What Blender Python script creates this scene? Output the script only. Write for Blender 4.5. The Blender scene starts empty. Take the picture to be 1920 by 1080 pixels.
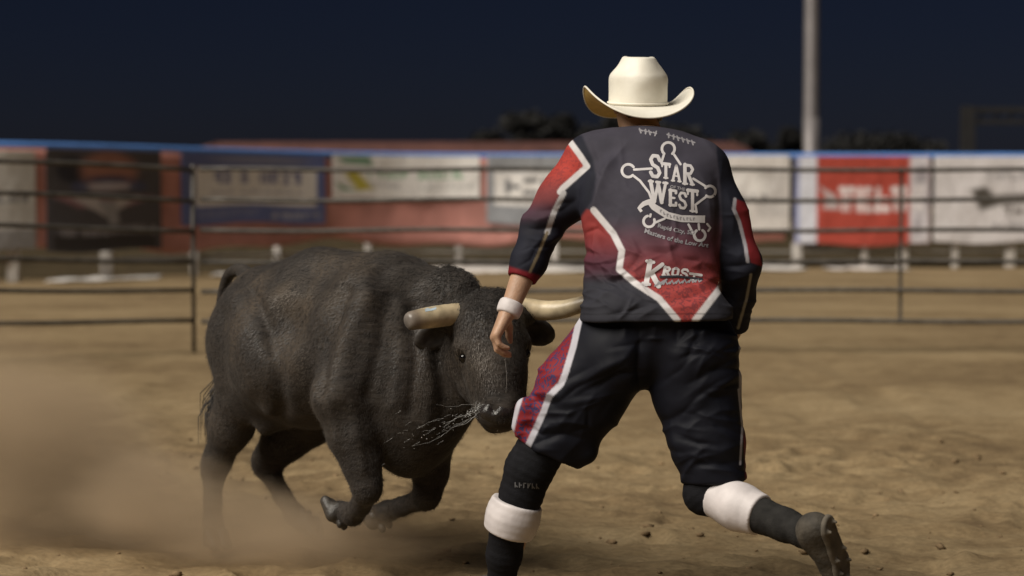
import bpy, bmesh, math, random
import numpy as np
from mathutils import Vector, Matrix, Euler
from mathutils.bvhtree import BVHTree

random.seed(7)
rng = np.random.default_rng(7)
SC = bpy.context.scene
COL = SC.collection
R = math.radians

# ------------------------------------------------------------------ camera
FPX, CAMH, HOR = 3583.0, 1.3, 385.0           # focal length in px of a 1920 frame, eye height, horizon row
PITCH = math.atan((540.0 - HOR) / FPX)
cam_d = bpy.data.cameras.new('camera')
cam_d.sensor_width = 36.0
cam_d.lens = FPX / 1920.0 * 36.0
cam_d.clip_end = 3000.0
cam_d.dof.use_dof = True
cam_d.dof.focus_distance = 6.15
cam_d.dof.aperture_fstop = 2.0
cam = bpy.data.objects.new('camera', cam_d)
COL.objects.link(cam)
cam.location = (0, 0, CAMH)
cam.rotation_euler = (R(90) - PITCH, 0, 0)
SC.camera = cam

# ------------------------------------------------------------------ sky, flood light, exposure
SUN_EL, SUN_AZ = 48.0, -128.0      # azimuth measured from +Y (away from the camera) towards +X: behind the camera, left
world = bpy.data.worlds.new('World')
SC.world = world
world.use_nodes = True
wn, wl = world.node_tree.nodes, world.node_tree.links
for n in list(wn): wn.remove(n)
sky = wn.new('ShaderNodeTexSky'); sky.sky_type = 'NISHITA'; sky.sun_disc = False
sky.sun_elevation = R(SUN_EL); sky.sun_rotation = R(SUN_AZ)
sky.air_density = 1.0; sky.dust_density = 0.6; sky.ozone_density = 8.0
bg = wn.new('ShaderNodeBackground'); bg.inputs['Strength'].default_value = 0.0029
wo = wn.new('ShaderNodeOutputWorld')
tint = wn.new('ShaderNodeMix'); tint.data_type = 'RGBA'; tint.blend_type = 'MULTIPLY'; tint.inputs['Factor'].default_value = 1.0; tint.inputs['B'].default_value = (0.95, 0.82, 1.15, 1)
wl.new(sky.outputs['Color'], tint.inputs['A']); wl.new(tint.outputs['Result'], bg.inputs['Color']); wl.new(bg.outputs['Background'], wo.inputs['Surface'])

sun_d = bpy.data.lights.new('sun', 'SUN')
sun_d.energy = 4.7; sun_d.angle = R(44); sun_d.color = (1.0, 0.93, 0.82)
sun = bpy.data.objects.new('sun', sun_d); COL.objects.link(sun)
sdir = Vector((math.sin(R(SUN_AZ)) * math.cos(R(SUN_EL)), math.cos(R(SUN_AZ)) * math.cos(R(SUN_EL)), math.sin(R(SUN_EL))))
sun.rotation_euler = (-sdir).to_track_quat('-Z', 'Y').to_euler()
sun.location = sdir * 40

vs = SC.view_settings
vs.view_transform = 'Standard'; vs.look = 'None'; vs.exposure = 0.0; vs.gamma = 1.0
SC.cycles.use_denoising = True
SC.cycles.max_bounces = 6
SC.cycles.volume_bounces = 1
SC.cycles.volume_step_rate = 1.0

# ------------------------------------------------------------------ helpers
CA, SA = math.cos(PITCH), math.sin(PITCH)
def P(px, py, D):
    """photo pixel (1920 frame) at ground distance D (metres along +Y) -> world point"""
    u = (px - 960.0) / FPX; v = (540.0 - py) / FPX
    d = Vector((u, CA + v * SA, -SA + v * CA))
    return Vector((0, 0, CAMH)) + d * (D / d.y)
def PIX(co):
    """world points (n,3) -> photo pixels"""
    x = co[:, 0]; y = co[:, 1]; z = co[:, 2] - CAMH
    dep = y * CA - z * SA; up = y * SA + z * CA
    return 960.0 + FPX * x / dep, 540.0 - FPX * up / dep

def sm(a, b, x):
    t = np.clip((x - a) / (b - a), 0, 1); return t * t * (3 - 2 * t)

def _hash(i, j, k, s):
    n = (i.astype(np.int64) * 374761393 + j.astype(np.int64) * 668265263 + k.astype(np.int64) * 2147483647 + s * 1274126177) & 0xFFFFFFFF
    n = ((n ^ (n >> 13)) * 1274126177) & 0xFFFFFFFF
    n = ((n ^ (n >> 16)) * 2246822519) & 0xFFFFFFFF
    return ((n ^ (n >> 15)) & 0xFFFFFF) / float(0xFFFFFF)
def vnoise(p, s=0):
    p = np.asarray(p, dtype=np.float64); f = np.floor(p); t = p - f; t = t * t * (3 - 2 * t)
    i, j, k = f[:, 0], f[:, 1], f[:, 2]; out = 0
    for a in (0, 1):
        for b in (0, 1):
            for c in (0, 1):
                w = (t[:, 0] if a else 1 - t[:, 0]) * (t[:, 1] if b else 1 - t[:, 1]) * (t[:, 2] if c else 1 - t[:, 2])
                out = out + w * _hash(i + a, j + b, k + c, s)
    return out * 2 - 1
def fbm(p, o=3, s=0):
    a, f, r = 0.5, 1.0, 0
    for q in range(o):
        r = r + a * vnoise(p * f, s + q * 17); a *= 0.5; f *= 2.03
    return r

# ---- mesh plumbing
def link(name, me, mat=None, parent=None):
    o = bpy.data.objects.new(name, me); COL.objects.link(o)
    if mat is not None and me is not None:
        if isinstance(mat, (list, tuple)):
            for m in mat: me.materials.append(m)
        else: me.materials.append(mat)
    if parent is not None: o.parent = parent
    return o
def tag(o, label=None, cat=None, group=None, kind=None):
    if label: o['label'] = label
    if cat: o['category'] = cat
    if group: o['group'] = group
    if kind: o['kind'] = kind
    return o
def empty(name, loc=(0, 0, 0)):
    o = bpy.data.objects.new(name, None); COL.objects.link(o); o.location = loc
    o.empty_display_size = 0.1
    return o
def pyd(v, f, name='m', smooth=True):
    me = bpy.data.meshes.new(name)
    v = np.asarray(v, dtype=np.float32)
    me.vertices.add(len(v)); me.vertices.foreach_set('co', v.ravel())
    if isinstance(f, np.ndarray):
        nl = f.shape[1]; nf = len(f)
        me.loops.add(nf * nl); me.loops.foreach_set('vertex_index', f.astype(np.int32).ravel())
        me.polygons.add(nf); me.polygons.foreach_set('loop_start', np.arange(0, nf * nl, nl, dtype=np.int32))
    else:
        me2 = bpy.data.meshes.new(name); me2.from_pydata([tuple(map(float, a)) for a in v], [], [tuple(map(int, q)) for q in f]); bpy.data.meshes.remove(me); me = me2
    me.update(calc_edges=True); me.validate()
    if smooth: me.polygons.foreach_set('use_smooth', np.ones(len(me.polygons), dtype=bool))
    me.update()
    return me
def set_col(me, rgba, name='col'):
    at = me.attributes.new(name, 'FLOAT_COLOR', 'POINT'); at.data.foreach_set('color', np.asarray(rgba, dtype=np.float32).ravel())
def coords(me):
    a = np.empty(len(me.vertices) * 3, dtype=np.float32); me.vertices.foreach_get('co', a); return a.reshape(-1, 3).astype(np.float64)
def normals(me):
    a = np.empty(len(me.vertices) * 3, dtype=np.float32); me.vertex_normals.foreach_get('vector', a); return a.reshape(-1, 3).astype(np.float64)

class MB:
    """collects boxes, tubes and strips into one mesh"""
    def __init__(s): s.v = []; s.f = []
    def add(s, v, f):
        b = len(s.v); s.v += [tuple(x) for x in v]; s.f += [tuple(i + b for i in q) for q in f]
    def box(s, c, d, rot=None, bev=0.0):
        bm = bmesh.new(); bmesh.ops.create_cube(bm, size=1.0)
        for v in bm.verts: v.co = Vector((v.co.x * d[0], v.co.y * d[1], v.co.z * d[2]))
        if bev > 0: bmesh.ops.bevel(bm, geom=bm.edges[:] , offset=bev, segments=2, affect='EDGES', profile=0.5)
        M = Matrix.Translation(Vector(c)) @ (rot.to_4x4() if rot is not None else Matrix.Identity(4))
        bm.verts.index_update()
        s.add([M @ v.co for v in bm.verts], [[v.index for v in f.verts] for f in bm.faces]); bm.free(); return s
    def tube(s, pts, rad, n=10, cap=True):
        pts = [Vector(p) for p in pts]; rad = rad if isinstance(rad, (list, tuple)) else [rad] * len(pts)
        rings = []; up = None
        for i, p in enumerate(pts):
            t = (pts[min(i + 1, len(pts) - 1)] - pts[max(i - 1, 0)]).normalized()
            if up is None:
                up = Vector((0, 0, 1)) if abs(t.z) < 0.9 else Vector((0, 1, 0))
            a = t.cross(up).normalized(); b = a.cross(t).normalized(); up = b
            rings.append([p + (a * math.cos(2 * math.pi * k / n) + b * math.sin(2 * math.pi * k / n)) * rad[i] for k in range(n)])
        v = [q for r in rings for q in r]; f = []
        for i in range(len(pts) - 1):
            for k in range(n):
                f.append((i * n + k, i * n + (k + 1) % n, (i + 1) * n + (k + 1) % n, (i + 1) * n + k))
        if cap: f.append(tuple(range(n))[::-1]); f.append(tuple((len(pts) - 1) * n + k for k in range(n)))
        s.add(v, f); return s
    def obj(s, name, mat, parent=None, smooth=True, auto=None):
        me = pyd(s.v, s.f, name, smooth)
        if auto: me.set_sharp_from_angle(angle=R(auto))
        return link(name, me, mat, parent)

# ---- signed distance modelling
class Field:
    def __init__(s, lo, hi, h):
        s.lo = np.array(lo, float); s.h = h
        s.n = np.ceil((np.array(hi, float) - s.lo) / h).astype(int) + 1
        s.f = np.full(s.n, 5.0, dtype=np.float32)
    def _sub(s, lo, hi):
        a = np.clip(np.floor((lo - s.lo) / s.h).astype(int), 0, s.n - 1); b = np.clip(np.ceil((hi - s.lo) / s.h).astype(int) + 1, 1, s.n)
        ax = [(s.lo[i] + s.h * np.arange(a[i], b[i])).astype(np.float32) for i in range(3)]
        return tuple(slice(a[i], b[i]) for i in range(3)), ax
    def _merge(s, sl, d, k, op):
        c = s.f[sl]
        if op == 'u':
            q = np.maximum(k - np.abs(c - d), 0) / k; s.f[sl] = np.minimum(c, d) - q * q * k * 0.25
        elif op == 'i':
            q = np.maximum(k - np.abs(c - d), 0) / k; s.f[sl] = np.maximum(c, d) + q * q * k * 0.25
        else:
            d = -d; q = np.maximum(k - np.abs(c - d), 0) / k; s.f[sl] = np.maximum(c, d) + q * q * k * 0.25
    def cone(s, a, b, r1, r2, k=0.03, flat=None, op='u'):
        """tapered capsule; flat=(axis, scale) squeezes it along that axis"""
        a = np.array(a, float); b = np.array(b, float); pad = max(r1, r2) * 1.1 + k + 2 * s.h
        if flat is not None and flat[1] > 1: pad *= flat[1]
        sl, ax = s._sub(np.minimum(a, b) - pad, np.maximum(a, b) + pad)
        X, Y, Z = np.meshgrid(*ax, indexing='ij', copy=False)
        px, py, pz = X - a[0], Y - a[1], Z - a[2]; ba = b - a
        sc = 1.0
        if flat is not None:
            n = np.array(flat[0], float); n /= np.linalg.norm(n); w = flat[1]
            # measure the offset from the axis line, stretched along n
            t = np.clip((px * ba[0] + py * ba[1] + pz * ba[2]) / (ba @ ba + 1e-12), 0, 1)
            qx, qy, qz = px - ba[0] * t, py - ba[1] * t, pz - ba[2] * t
            dn = qx * n[0] + qy * n[1] + qz * n[2]; g = (1.0 / w - 1.0) * dn
            qx, qy, qz = qx + n[0] * g, qy + n[1] * g, qz + n[2] * g
            rr = r1 + (r2 - r1) * t; ln = np.sqrt(qx * qx + qy * qy + qz * qz)
            grad = np.sqrt(np.maximum(1e-9, (ln * ln - (dn / w) ** 2 + (dn / w / w) ** 2))) / np.maximum(ln, 1e-6)
            d = (ln - rr) / np.maximum(grad, 0.2)
        else:
            t = np.clip((px * ba[0] + py * ba[1] + pz * ba[2]) / (ba @ ba + 1e-12), 0, 1)
            d = np.sqrt((px - ba[0] * t) ** 2 + (py - ba[1] * t) ** 2 + (pz - ba[2] * t) ** 2) - (r1 + (r2 - r1) * t)
        s._merge(sl, d.astype(np.float32), k, op)
    def chain(s, pts, k=0.03, flat=None, op='u'):
        for (a, r1), (b, r2) in zip(pts[:-1], pts[1:]): s.cone(a, b, r1, r2, k, flat, op)
    def ell(s, c, r, k=0.03, rot=None, op='u'):
        c = np.array(c, float); r = np.array(r, float); pad = r.max() + k + 2 * s.h
        sl, ax = s._sub(c - pad, c + pad)
        X, Y, Z = np.meshgrid(*ax, indexing='ij', copy=False)
        x, y, z = X - c[0], Y - c[1], Z - c[2]
        if rot is not None:
            m = np.array(rot)[:3, :3]            # columns are the ellipsoid's axes
            x, y, z = (m[0, 0] * x + m[1, 0] * y + m[2, 0] * z, m[0, 1] * x + m[1, 1] * y + m[2, 1] * z, m[0, 2] * x + m[1, 2] * y + m[2, 2] * z)
        k0 = np.sqrt((x / r[0]) ** 2 + (y / r[1]) ** 2 + (z / r[2]) ** 2)
        k1 = np.sqrt((x / r[0] ** 2) ** 2 + (y / r[1] ** 2) ** 2 + (z / r[2] ** 2) ** 2)
        d = k0 * (k0 - 1) / np.maximum(k1, 1e-6)
        s._merge(sl, d.astype(np.float32), k, op)
    def cut(s, p, n, k=0.006, near=None):
        """keep the half space on the -n side of the plane through p (only inside the ball near=(c,r))"""
        n = np.array(n, float); n /= np.linalg.norm(n)
        if near is None: sl, ax = s._sub(s.lo, s.lo + s.h * s.n)
        else: sl, ax = s._sub(np.array(near[0], float) - near[1], np.array(near[0], float) + near[1])
        X, Y, Z = np.meshgrid(*ax, indexing='ij', copy=False)
        d = (X - p[0]) * n[0] + (Y - p[1]) * n[1] + (Z - p[2]) * n[2]
        if near is not None:
            rad = np.sqrt((X - near[0][0]) ** 2 + (Y - near[0][1]) ** 2 + (Z - near[0][2]) ** 2)
            d = np.where(rad < near[1], d, -5.0)
        s._merge(sl, d.astype(np.float32), k, 'i')
    def mesh(s, smooth=2, name='m'):
        f = s.f; f[0] = f[-1] = 1; f[:, 0] = f[:, -1] = 1; f[:, :, 0] = f[:, :, -1] = 1
        ins = f < 0; nx, ny, nz = f.shape
        cnt = np.zeros((nx - 1, ny - 1, nz - 1), np.int8)
        for a in (0, 1):
            for b in (0, 1):
                for c in (0, 1): cnt += ins[a:nx - 1 + a, b:ny - 1 + b, c:nz - 1 + c]
        act = (cnt > 0) & (cnt < 8); idx = np.argwhere(act); vid = np.full(act.shape, -1, np.int32); vid[act] = np.arange(len(idx), dtype=np.int32)
        acc = np.zeros((len(idx), 3)); num = np.zeros(len(idx))
        cor = [(a, b, c) for a in (0, 1) for b in (0, 1) for c in (0, 1)]
        val = {c: f[idx[:, 0] + c[0], idx[:, 1] + c[1], idx[:, 2] + c[2]].astype(float) for c in cor}
        for a in cor:
            for x in range(3):
                if a[x]: continue
                b = list(a); b[x] = 1; b = tuple(b); va, vb = val[a], val[b]; m = (va < 0) != (vb < 0)
                t = np.where(m, va / np.where(m, va - vb, 1), 0)
                q = np.array(a, float)[None].repeat(len(idx), 0); q[:, x] += t
                acc += q * m[:, None]; num += m
        v = s.lo + (idx + acc / num[:, None]) * s.h
        F = []
        for x in range(3):
            sa = [slice(None)] * 3; sb = [slice(None)] * 3; sa[x] = slice(0, -1); sb[x] = slice(1, None)
            A, B = ins[tuple(sa)], ins[tuple(sb)]; e = np.argwhere(A != B); flip = A[e[:, 0], e[:, 1], e[:, 2]]
            y, z = (x + 1) % 3, (x + 2) % 3
            def cid(dy, dz):
                q = e.copy(); q[:, y] -= dy; q[:, z] -= dz; return vid[q[:, 0], q[:, 1], q[:, 2]]
            quad = np.stack([cid(1, 1), cid(0, 1), cid(0, 0), cid(1, 0)], 1)
            quad = np.where(flip[:, None], quad, quad[:, ::-1]); F.append(quad)
        F = np.concatenate(F)
        e = np.concatenate([F[:, [0, 1]], F[:, [1, 2]], F[:, [2, 3]], F[:, [3, 0]]])
        for it in range(smooth):
            a = np.zeros_like(v); c = np.bincount(e[:, 0], minlength=len(v)) + np.bincount(e[:, 1], minlength=len(v))
            for x in range(3):
                a[:, x] = np.bincount(e[:, 0], weights=v[e[:, 1], x], minlength=len(v)) + np.bincount(e[:, 1], weights=v[e[:, 0], x], minlength=len(v))
            v = v * 0.4 + (a / c[:, None]) * 0.6
        return pyd(v, F, name)
def displace(me, amount):
    v = coords(me) + normals(me) * np.asarray(amount)[:, None]
    me.vertices.foreach_set('co', v.astype(np.float32).ravel()); me.update()

# ---- 2-D distances in photo-pixel space (used to lay out prints and folds on cloth)
def seg_d(x, y, pts):
    best = np.full(x.shape, 1e9)
    for (ax, ay), (bx, by) in zip(pts[:-1], pts[1:]):
        dx, dy = bx - ax, by - ay; t = np.clip(((x - ax) * dx + (y - ay) * dy) / (dx * dx + dy * dy + 1e-9), 0, 1)
        best = np.minimum(best, np.hypot(x - ax - dx * t, y - ay - dy * t))
    return best
def poly_in(x, y, pts, soft=3.0):
    ins = np.zeros(x.shape, bool); n = len(pts)
    for i in range(n):
        (ax, ay), (bx, by) = pts[i], pts[(i + 1) % n]
        if ay == by: continue
        c = ((ay > y) != (by > y)) & (x < (bx - ax) * (y - ay) / (by - ay) + ax); ins ^= c
    d = seg_d(x, y, list(pts) + [pts[0]]); sd = np.where(ins, -d, d)
    return sm(soft, -soft, sd)
def mixc(c, col, m):
    return c * (1 - m[:, None]) + np.array(col)[None] * m[:, None]
def lin(r, g, b):
    return tuple((c / 255 / 12.92) if c / 255 <= 0.04045 else ((c / 255 + 0.055) / 1.055) ** 2.4 for c in (r, g, b))

# ------------------------------------------------------------------ materials
def mat_new(name):
    m = bpy.data.materials.new(name); m.use_nodes = True
    n, l = m.node_tree.nodes, m.node_tree.links
    return m, n, l, n['Principled BSDF']
def simple(name, col, rough=0.6, metal=0.0, nscale=0, namp=0.25, bump=0.0, bscale=200, sheen=0.0, spec=0.5, coords_='Object'):
    m, n, l, b = mat_new(name)
    b.inputs['Base Color'].default_value = (*col, 1); b.inputs['Roughness'].default_value = rough; b.inputs['Metallic'].default_value = metal
    b.inputs['Specular IOR Level'].default_value = spec
    if sheen: b.inputs['Sheen Weight'].default_value = sheen
    tc = n.new('ShaderNodeTexCoord')
    if nscale:
        t = n.new('ShaderNodeTexNoise'); t.inputs['Scale'].default_value = nscale; t.inputs['Detail'].default_value = 5
        l.new(tc.outputs[coords_], t.inputs['Vector'])
        mp = n.new('ShaderNodeMapRange'); mp.inputs['From Min'].default_value = 0.3; mp.inputs['From Max'].default_value = 0.7
        mp.inputs['To Min'].default_value = 1 - namp; mp.inputs['To Max'].default_value = 1 + namp
        l.new(t.outputs['Fac'], mp.inputs['Value'])
        mx = n.new('ShaderNodeMix'); mx.data_type = 'RGBA'; mx.blend_type = 'MULTIPLY'; mx.inputs['Factor'].default_value = 1
        mx.inputs['A'].default_value = (*col, 1); l.new(mp.outputs['Result'], mx.inputs['B']); l.new(mx.outputs['Result'], b.inputs['Base Color'])
    if bump:
        t = n.new('ShaderNodeTexNoise'); t.inputs['Scale'].default_value = bscale; t.inputs['Detail'].default_value = 4
        l.new(tc.outputs[coords_], t.inputs['Vector'])
        bp = n.new('ShaderNodeBump'); bp.inputs['Strength'].default_value = bump; bp.inputs['Distance'].default_value = 0.01
        l.new(t.outputs['Fac'], bp.inputs['Height']); l.new(bp.outputs['Normal'], b.inputs['Normal'])
    return m
def attr_mat(name, rough=0.7, bump=0.15, bscale=500, sheen=0.1, spec=0.4, pattern=None, soil=0.15):
    """colour comes from the printed-dye attribute 'col' (alpha = where a small pattern is printed)"""
    m, n, l, b = mat_new(name)
    a = n.new('ShaderNodeAttribute'); a.attribute_name = 'col'
    b.inputs['Roughness'].default_value = rough; b.inputs['Sheen Weight'].default_value = sheen; b.inputs['Specular IOR Level'].default_value = spec
    tc = n.new('ShaderNodeTexCoord'); src = a.outputs['Color']
    if pattern:
        t = n.new('ShaderNodeTexNoise'); t.inputs['Scale'].default_value = pattern[1]; t.inputs['Detail'].default_value = 1; t.inputs['Distortion'].default_value = 1.5
        l.new(tc.outputs['Object'], t.inputs['Vector'])
        mp = n.new('ShaderNodeMapRange'); mp.inputs['From Min'].default_value = 0.5; mp.inputs['From Max'].default_value = 0.58; mp.inputs['To Max'].default_value = pattern[2]
        l.new(t.outputs['Fac'], mp.inputs['Value'])
        mu = n.new('ShaderNodeMath'); mu.operation = 'MULTIPLY'; l.new(mp.outputs['Result'], mu.inputs[0]); l.new(a.outputs['Alpha'], mu.inputs[1])
        mx = n.new('ShaderNodeMix'); mx.data_type = 'RGBA'; l.new(mu.outputs[0], mx.inputs['Factor']); l.new(src, mx.inputs['A']); mx.inputs['B'].default_value = (*pattern[0], 1)
        src = mx.outputs['Result']
    if soil:
        t = n.new('ShaderNodeTexNoise'); t.inputs['Scale'].default_value = 14; t.inputs['Detail'].default_value = 6; l.new(tc.outputs['Object'], t.inputs['Vector'])
        mp = n.new('ShaderNodeMapRange'); mp.inputs['From Min'].default_value = 0.35; mp.inputs['From Max'].default_value = 0.7; mp.inputs['To Min'].default_value = 1 - soil; mp.inputs['To Max'].default_value = 1 + soil
        l.new(t.outputs['Fac'], mp.inputs['Value'])
        mx = n.new('ShaderNodeMix'); mx.data_type = 'RGBA'; mx.blend_type = 'MULTIPLY'; mx.inputs['Factor'].default_value = 1
        l.new(src, mx.inputs['A']); l.new(mp.outputs['Result'], mx.inputs['B']); src = mx.outputs['Result']
    l.new(src, b.inputs['Base Color'])
    if bump:
        t = n.new('ShaderNodeTexNoise'); t.inputs['Scale'].default_value = bscale; t.inputs['Detail'].default_value = 3; l.new(tc.outputs['Object'], t.inputs['Vector'])
        bp = n.new('ShaderNodeBump'); bp.inputs['Strength'].default_value = bump; bp.inputs['Distance'].default_value = 0.0029
        l.new(t.outputs['Fac'], bp.inputs['Height']); l.new(bp.outputs['Normal'], b.inputs['Normal'])
    return m

def ramp(n, l, fac, stops):
    r = n.new('ShaderNodeValToRGB'); e = r.color_ramp.elements
    while len(e) < len(stops): e.new(0.5)
    for q, (p, c) in zip(e, stops): q.position = p; q.color = (*c, 1)
    l.new(fac, r.inputs['Fac']); return r.outputs['Color']

def mat_ground():
    m, n, l, b = mat_new('arena_dirt')
    tc = n.new('ShaderNodeTexCoord'); mp = n.new('ShaderNodeMapping'); mp.inputs['Scale'].default_value = (0.6, 1.0, 1.0); mp.inputs['Rotation'].default_value = (0, 0, R(12)); l.new(tc.outputs['Object'], mp.inputs['Vector'])
    t1 = n.new('ShaderNodeTexNoise'); t1.inputs['Scale'].default_value = 0.55; t1.inputs['Detail'].default_value = 6; l.new(mp.outputs['Vector'], t1.inputs['Vector'])
    t2 = n.new('ShaderNodeTexNoise'); t2.inputs['Scale'].default_value = 7; t2.inputs['Detail'].default_value = 9; t2.inputs['Roughness'].default_value = 0.65; l.new(mp.outputs['Vector'], t2.inputs['Vector'])
    t3 = n.new('ShaderNodeTexNoise'); t3.inputs['Scale'].default_value = 60; t3.inputs['Detail'].default_value = 6; l.new(mp.outputs['Vector'], t3.inputs['Vector'])
    ad = n.new('ShaderNodeMath'); ad.operation = 'MULTIPLY_ADD'; l.new(t1.outputs['Fac'], ad.inputs[0]); ad.inputs[1].default_value = 0.5
    s2 = n.new('ShaderNodeMath'); s2.operation = 'MULTIPLY'; s2.inputs[1].default_value = 0.5; l.new(t2.outputs['Fac'], s2.inputs[0]); l.new(s2.outputs[0], ad.inputs[2])
    c = ramp(n, l, ad.outputs[0], [(0.32, (0.095, 0.064, 0.035)), (0.45, (0.178, 0.126, 0.068)), (0.54, (0.232, 0.170, 0.094)), (0.70, (0.290, 0.220, 0.128))])
    mx = n.new('ShaderNodeMix'); mx.data_type = 'RGBA'; mx.blend_type = 'OVERLAY'; mx.inputs['Factor'].default_value = 0.45
    l.new(c, mx.inputs['A']); l.new(t3.outputs['Fac'], mx.inputs['B']); l.new(mx.outputs['Result'], b.inputs['Base Color'])
    b.inputs['Roughness'].default_value = 0.95; b.inputs['Specular IOR Level'].default_value = 0.15
    bp = n.new('ShaderNodeBump'); bp.inputs['Strength'].default_value = 0.8; bp.inputs['Distance'].default_value = 0.02
    s3 = n.new('ShaderNodeMath'); s3.operation = 'MULTIPLY_ADD'; s3.inputs[1].default_value = 0.35; l.new(t3.outputs['Fac'], s3.inputs[0]); l.new(t2.outputs['Fac'], s3.inputs[2])
    l.new(s3.outputs[0], bp.inputs['Height']); l.new(bp.outputs['Normal'], b.inputs['Normal'])
    return m
def mat_coat(name, dark, light, dust):
    """short cattle hair: dark, patchy arena dust with the lit back painted in alongside it, fine streaks along the lie of the hair"""
    m, n, l, b = mat_new(name)
    tc = n.new('ShaderNodeTexCoord'); mp = n.new('ShaderNodeMapping'); mp.inputs['Rotation'].default_value = (0, R(25), R(-45)); mp.inputs['Scale'].default_value = (18, 70, 70)
    l.new(tc.outputs['Object'], mp.inputs['Vector'])
    t1 = n.new('ShaderNodeTexNoise'); t1.inputs['Scale'].default_value = 1.0; t1.inputs['Detail'].default_value = 6; l.new(mp.outputs['Vector'], t1.inputs['Vector'])
    t2 = n.new('ShaderNodeTexNoise'); t2.inputs['Scale'].default_value = 5; t2.inputs['Detail'].default_value = 6; l.new(tc.outputs['Object'], t2.inputs['Vector'])
    c = ramp(n, l, t1.outputs['Fac'], [(0.3, dark), (0.7, light)])
    dmask = n.new('ShaderNodeMapRange'); dmask.inputs['From Min'].default_value = 0.45; dmask.inputs['From Max'].default_value = 0.75; dmask.inputs['To Max'].default_value = 0.6
    l.new(t2.outputs['Fac'], dmask.inputs['Value'])
    at = n.new('ShaderNodeAttribute'); at.attribute_name = 'dusty'
    mu = n.new('ShaderNodeMath'); mu.operation = 'MULTIPLY'; l.new(dmask.outputs['Result'], mu.inputs[0]); l.new(at.outputs['Fac'], mu.inputs[1])
    mx = n.new('ShaderNodeMix'); mx.data_type = 'RGBA'; l.new(mu.outputs[0], mx.inputs['Factor']); l.new(c, mx.inputs['A']); mx.inputs['B'].default_value = (*dust, 1)
    l.new(mx.outputs['Result'], b.inputs['Base Color'])
    b.inputs['Roughness'].default_value = 0.7; b.inputs['Specular IOR Level'].default_value = 0.2
    b.inputs['Sheen Weight'].default_value = 0.06; b.inputs['Sheen Roughness'].default_value = 0.4
    bp = n.new('ShaderNodeBump'); bp.inputs['Strength'].default_value = 0.5; bp.inputs['Distance'].default_value = 0.008
    l.new(t1.outputs['Fac'], bp.inputs['Height']); l.new(bp.outputs['Normal'], b.inputs['Normal'])
    return m

M = {}
M['ground'] = mat_ground()
M['clod'] = simple('dirt_clod', (0.19, 0.132, 0.075), 0.95, nscale=30, namp=0.35, spec=0.1)
M['verge'] = simple('dry_verge', (0.05, 0.037, 0.020), 0.95, nscale=3, namp=0.4, bump=0.5, bscale=20, spec=0.1)
M['rail'] = simple('weathered_pipe', (0.085, 0.078, 0.07), 0.6, 0.3, nscale=9, namp=0.4)
M['blue'] = simple('blue_pipe', (0.10, 0.24, 0.60), 0.4, nscale=2, namp=0.12)
M['white_post'] = simple('white_painted_post', (0.60, 0.57, 0.54), 0.6, nscale=6, namp=0.2)
M['grey_pipe'] = simple('grey_pipe', (0.26, 0.245, 0.22), 0.5, 0.2, nscale=6, namp=0.2)
M['tarp'] = simple('white_plastic_sheet', (0.66, 0.63, 0.60), 0.45, nscale=5, namp=0.15)
M['red_sheet'] = simple('red_vinyl', (0.52, 0.235, 0.20), 0.6, nscale=1.2, namp=0.25, bump=0.3, bscale=4)
M['print'] = attr_mat('printed_vinyl', 0.5, 0.0, soil=0.12, sheen=0)
M['pole'] = simple('galvanised_pole', (0.17, 0.155, 0.155), 0.5, 0.3, nscale=3, namp=0.12)
M['truss'] = simple('dark_steel_frame', (0.022, 0.021, 0.022), 0.6, 0.2, nscale=3, namp=0.2)
M['roof'] = simple('faded_red_metal_roof', (0.085, 0.035, 0.028), 0.6, nscale=1.5, namp=0.3)
M['shed'] = simple('dark_shed_wall', (0.03, 0.025, 0.022), 0.8, nscale=1.5, namp=0.3)
M['bark'] = simple('bark', (0.02, 0.016, 0.012), 0.9, nscale=8, namp=0.3)
M['leaf'] = simple('leaf', (0.006, 0.0055, 0.005), 0.8, nscale=0.6, namp=0.5)  # night darkness out of the floodlights' reach is put into this colour
M['coat'] = mat_coat('bull_coat', (0.015, 0.0125, 0.011), (0.042, 0.035, 0.030), (0.14, 0.105, 0.072))
M['curl'] = simple('bull_curl_hair', (0.032, 0.027, 0.024), 0.6, nscale=40, namp=0.5)
M['muzzle'] = simple('wet_muzzle', (0.018, 0.015, 0.014), 0.25, nscale=60, namp=0.3, bump=0.3, bscale=120)
M['eye'] = simple('eye', (0.004, 0.003, 0.003), 0.06)
M['hoof'] = simple('hoof', (0.035, 0.03, 0.025), 0.5, nscale=40, namp=0.4, bump=0.4, bscale=60)
M['skin'] = simple('skin', (0.43, 0.265, 0.175), 0.5, nscale=25, namp=0.14, bump=0.15, bscale=160)
M['skin'].node_tree.nodes['Principled BSDF'].inputs['Subsurface Weight'].default_value = 0.08
M['skin'].node_tree.nodes['Principled BSDF'].inputs['Subsurface Radius'].default_value = (0.02, 0.008, 0.004)
M['hair'] = simple('brown_hair', (0.10, 0.058, 0.028), 0.5, nscale=60, namp=0.5, bump=0.6, bscale=150)
M['jersey'] = attr_mat('jersey_cloth', 0.75, 0.12, 600, 0.0, 0.18, pattern=((0.05, 0.02, 0.03), 60, 0.5), soil=0.12)
M['shorts'] = attr_mat('shorts_cloth', 0.60, 0.10, 500, 0.0, 0.14, pattern=((0.03, 0.035, 0.10), 55, 0.9), soil=0.1)
M['print_white'] = simple('white_print', (0.52, 0.50, 0.51), 0.6, nscale=30, namp=0.08)
M['print_grey'] = simple('grey_print', (0.25, 0.24, 0.26), 0.6, nscale=30, namp=0.08)
M['print_navy'] = simple('navy_print', (0.02, 0.02, 0.028), 0.6, nscale=30, namp=0.08)
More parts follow.
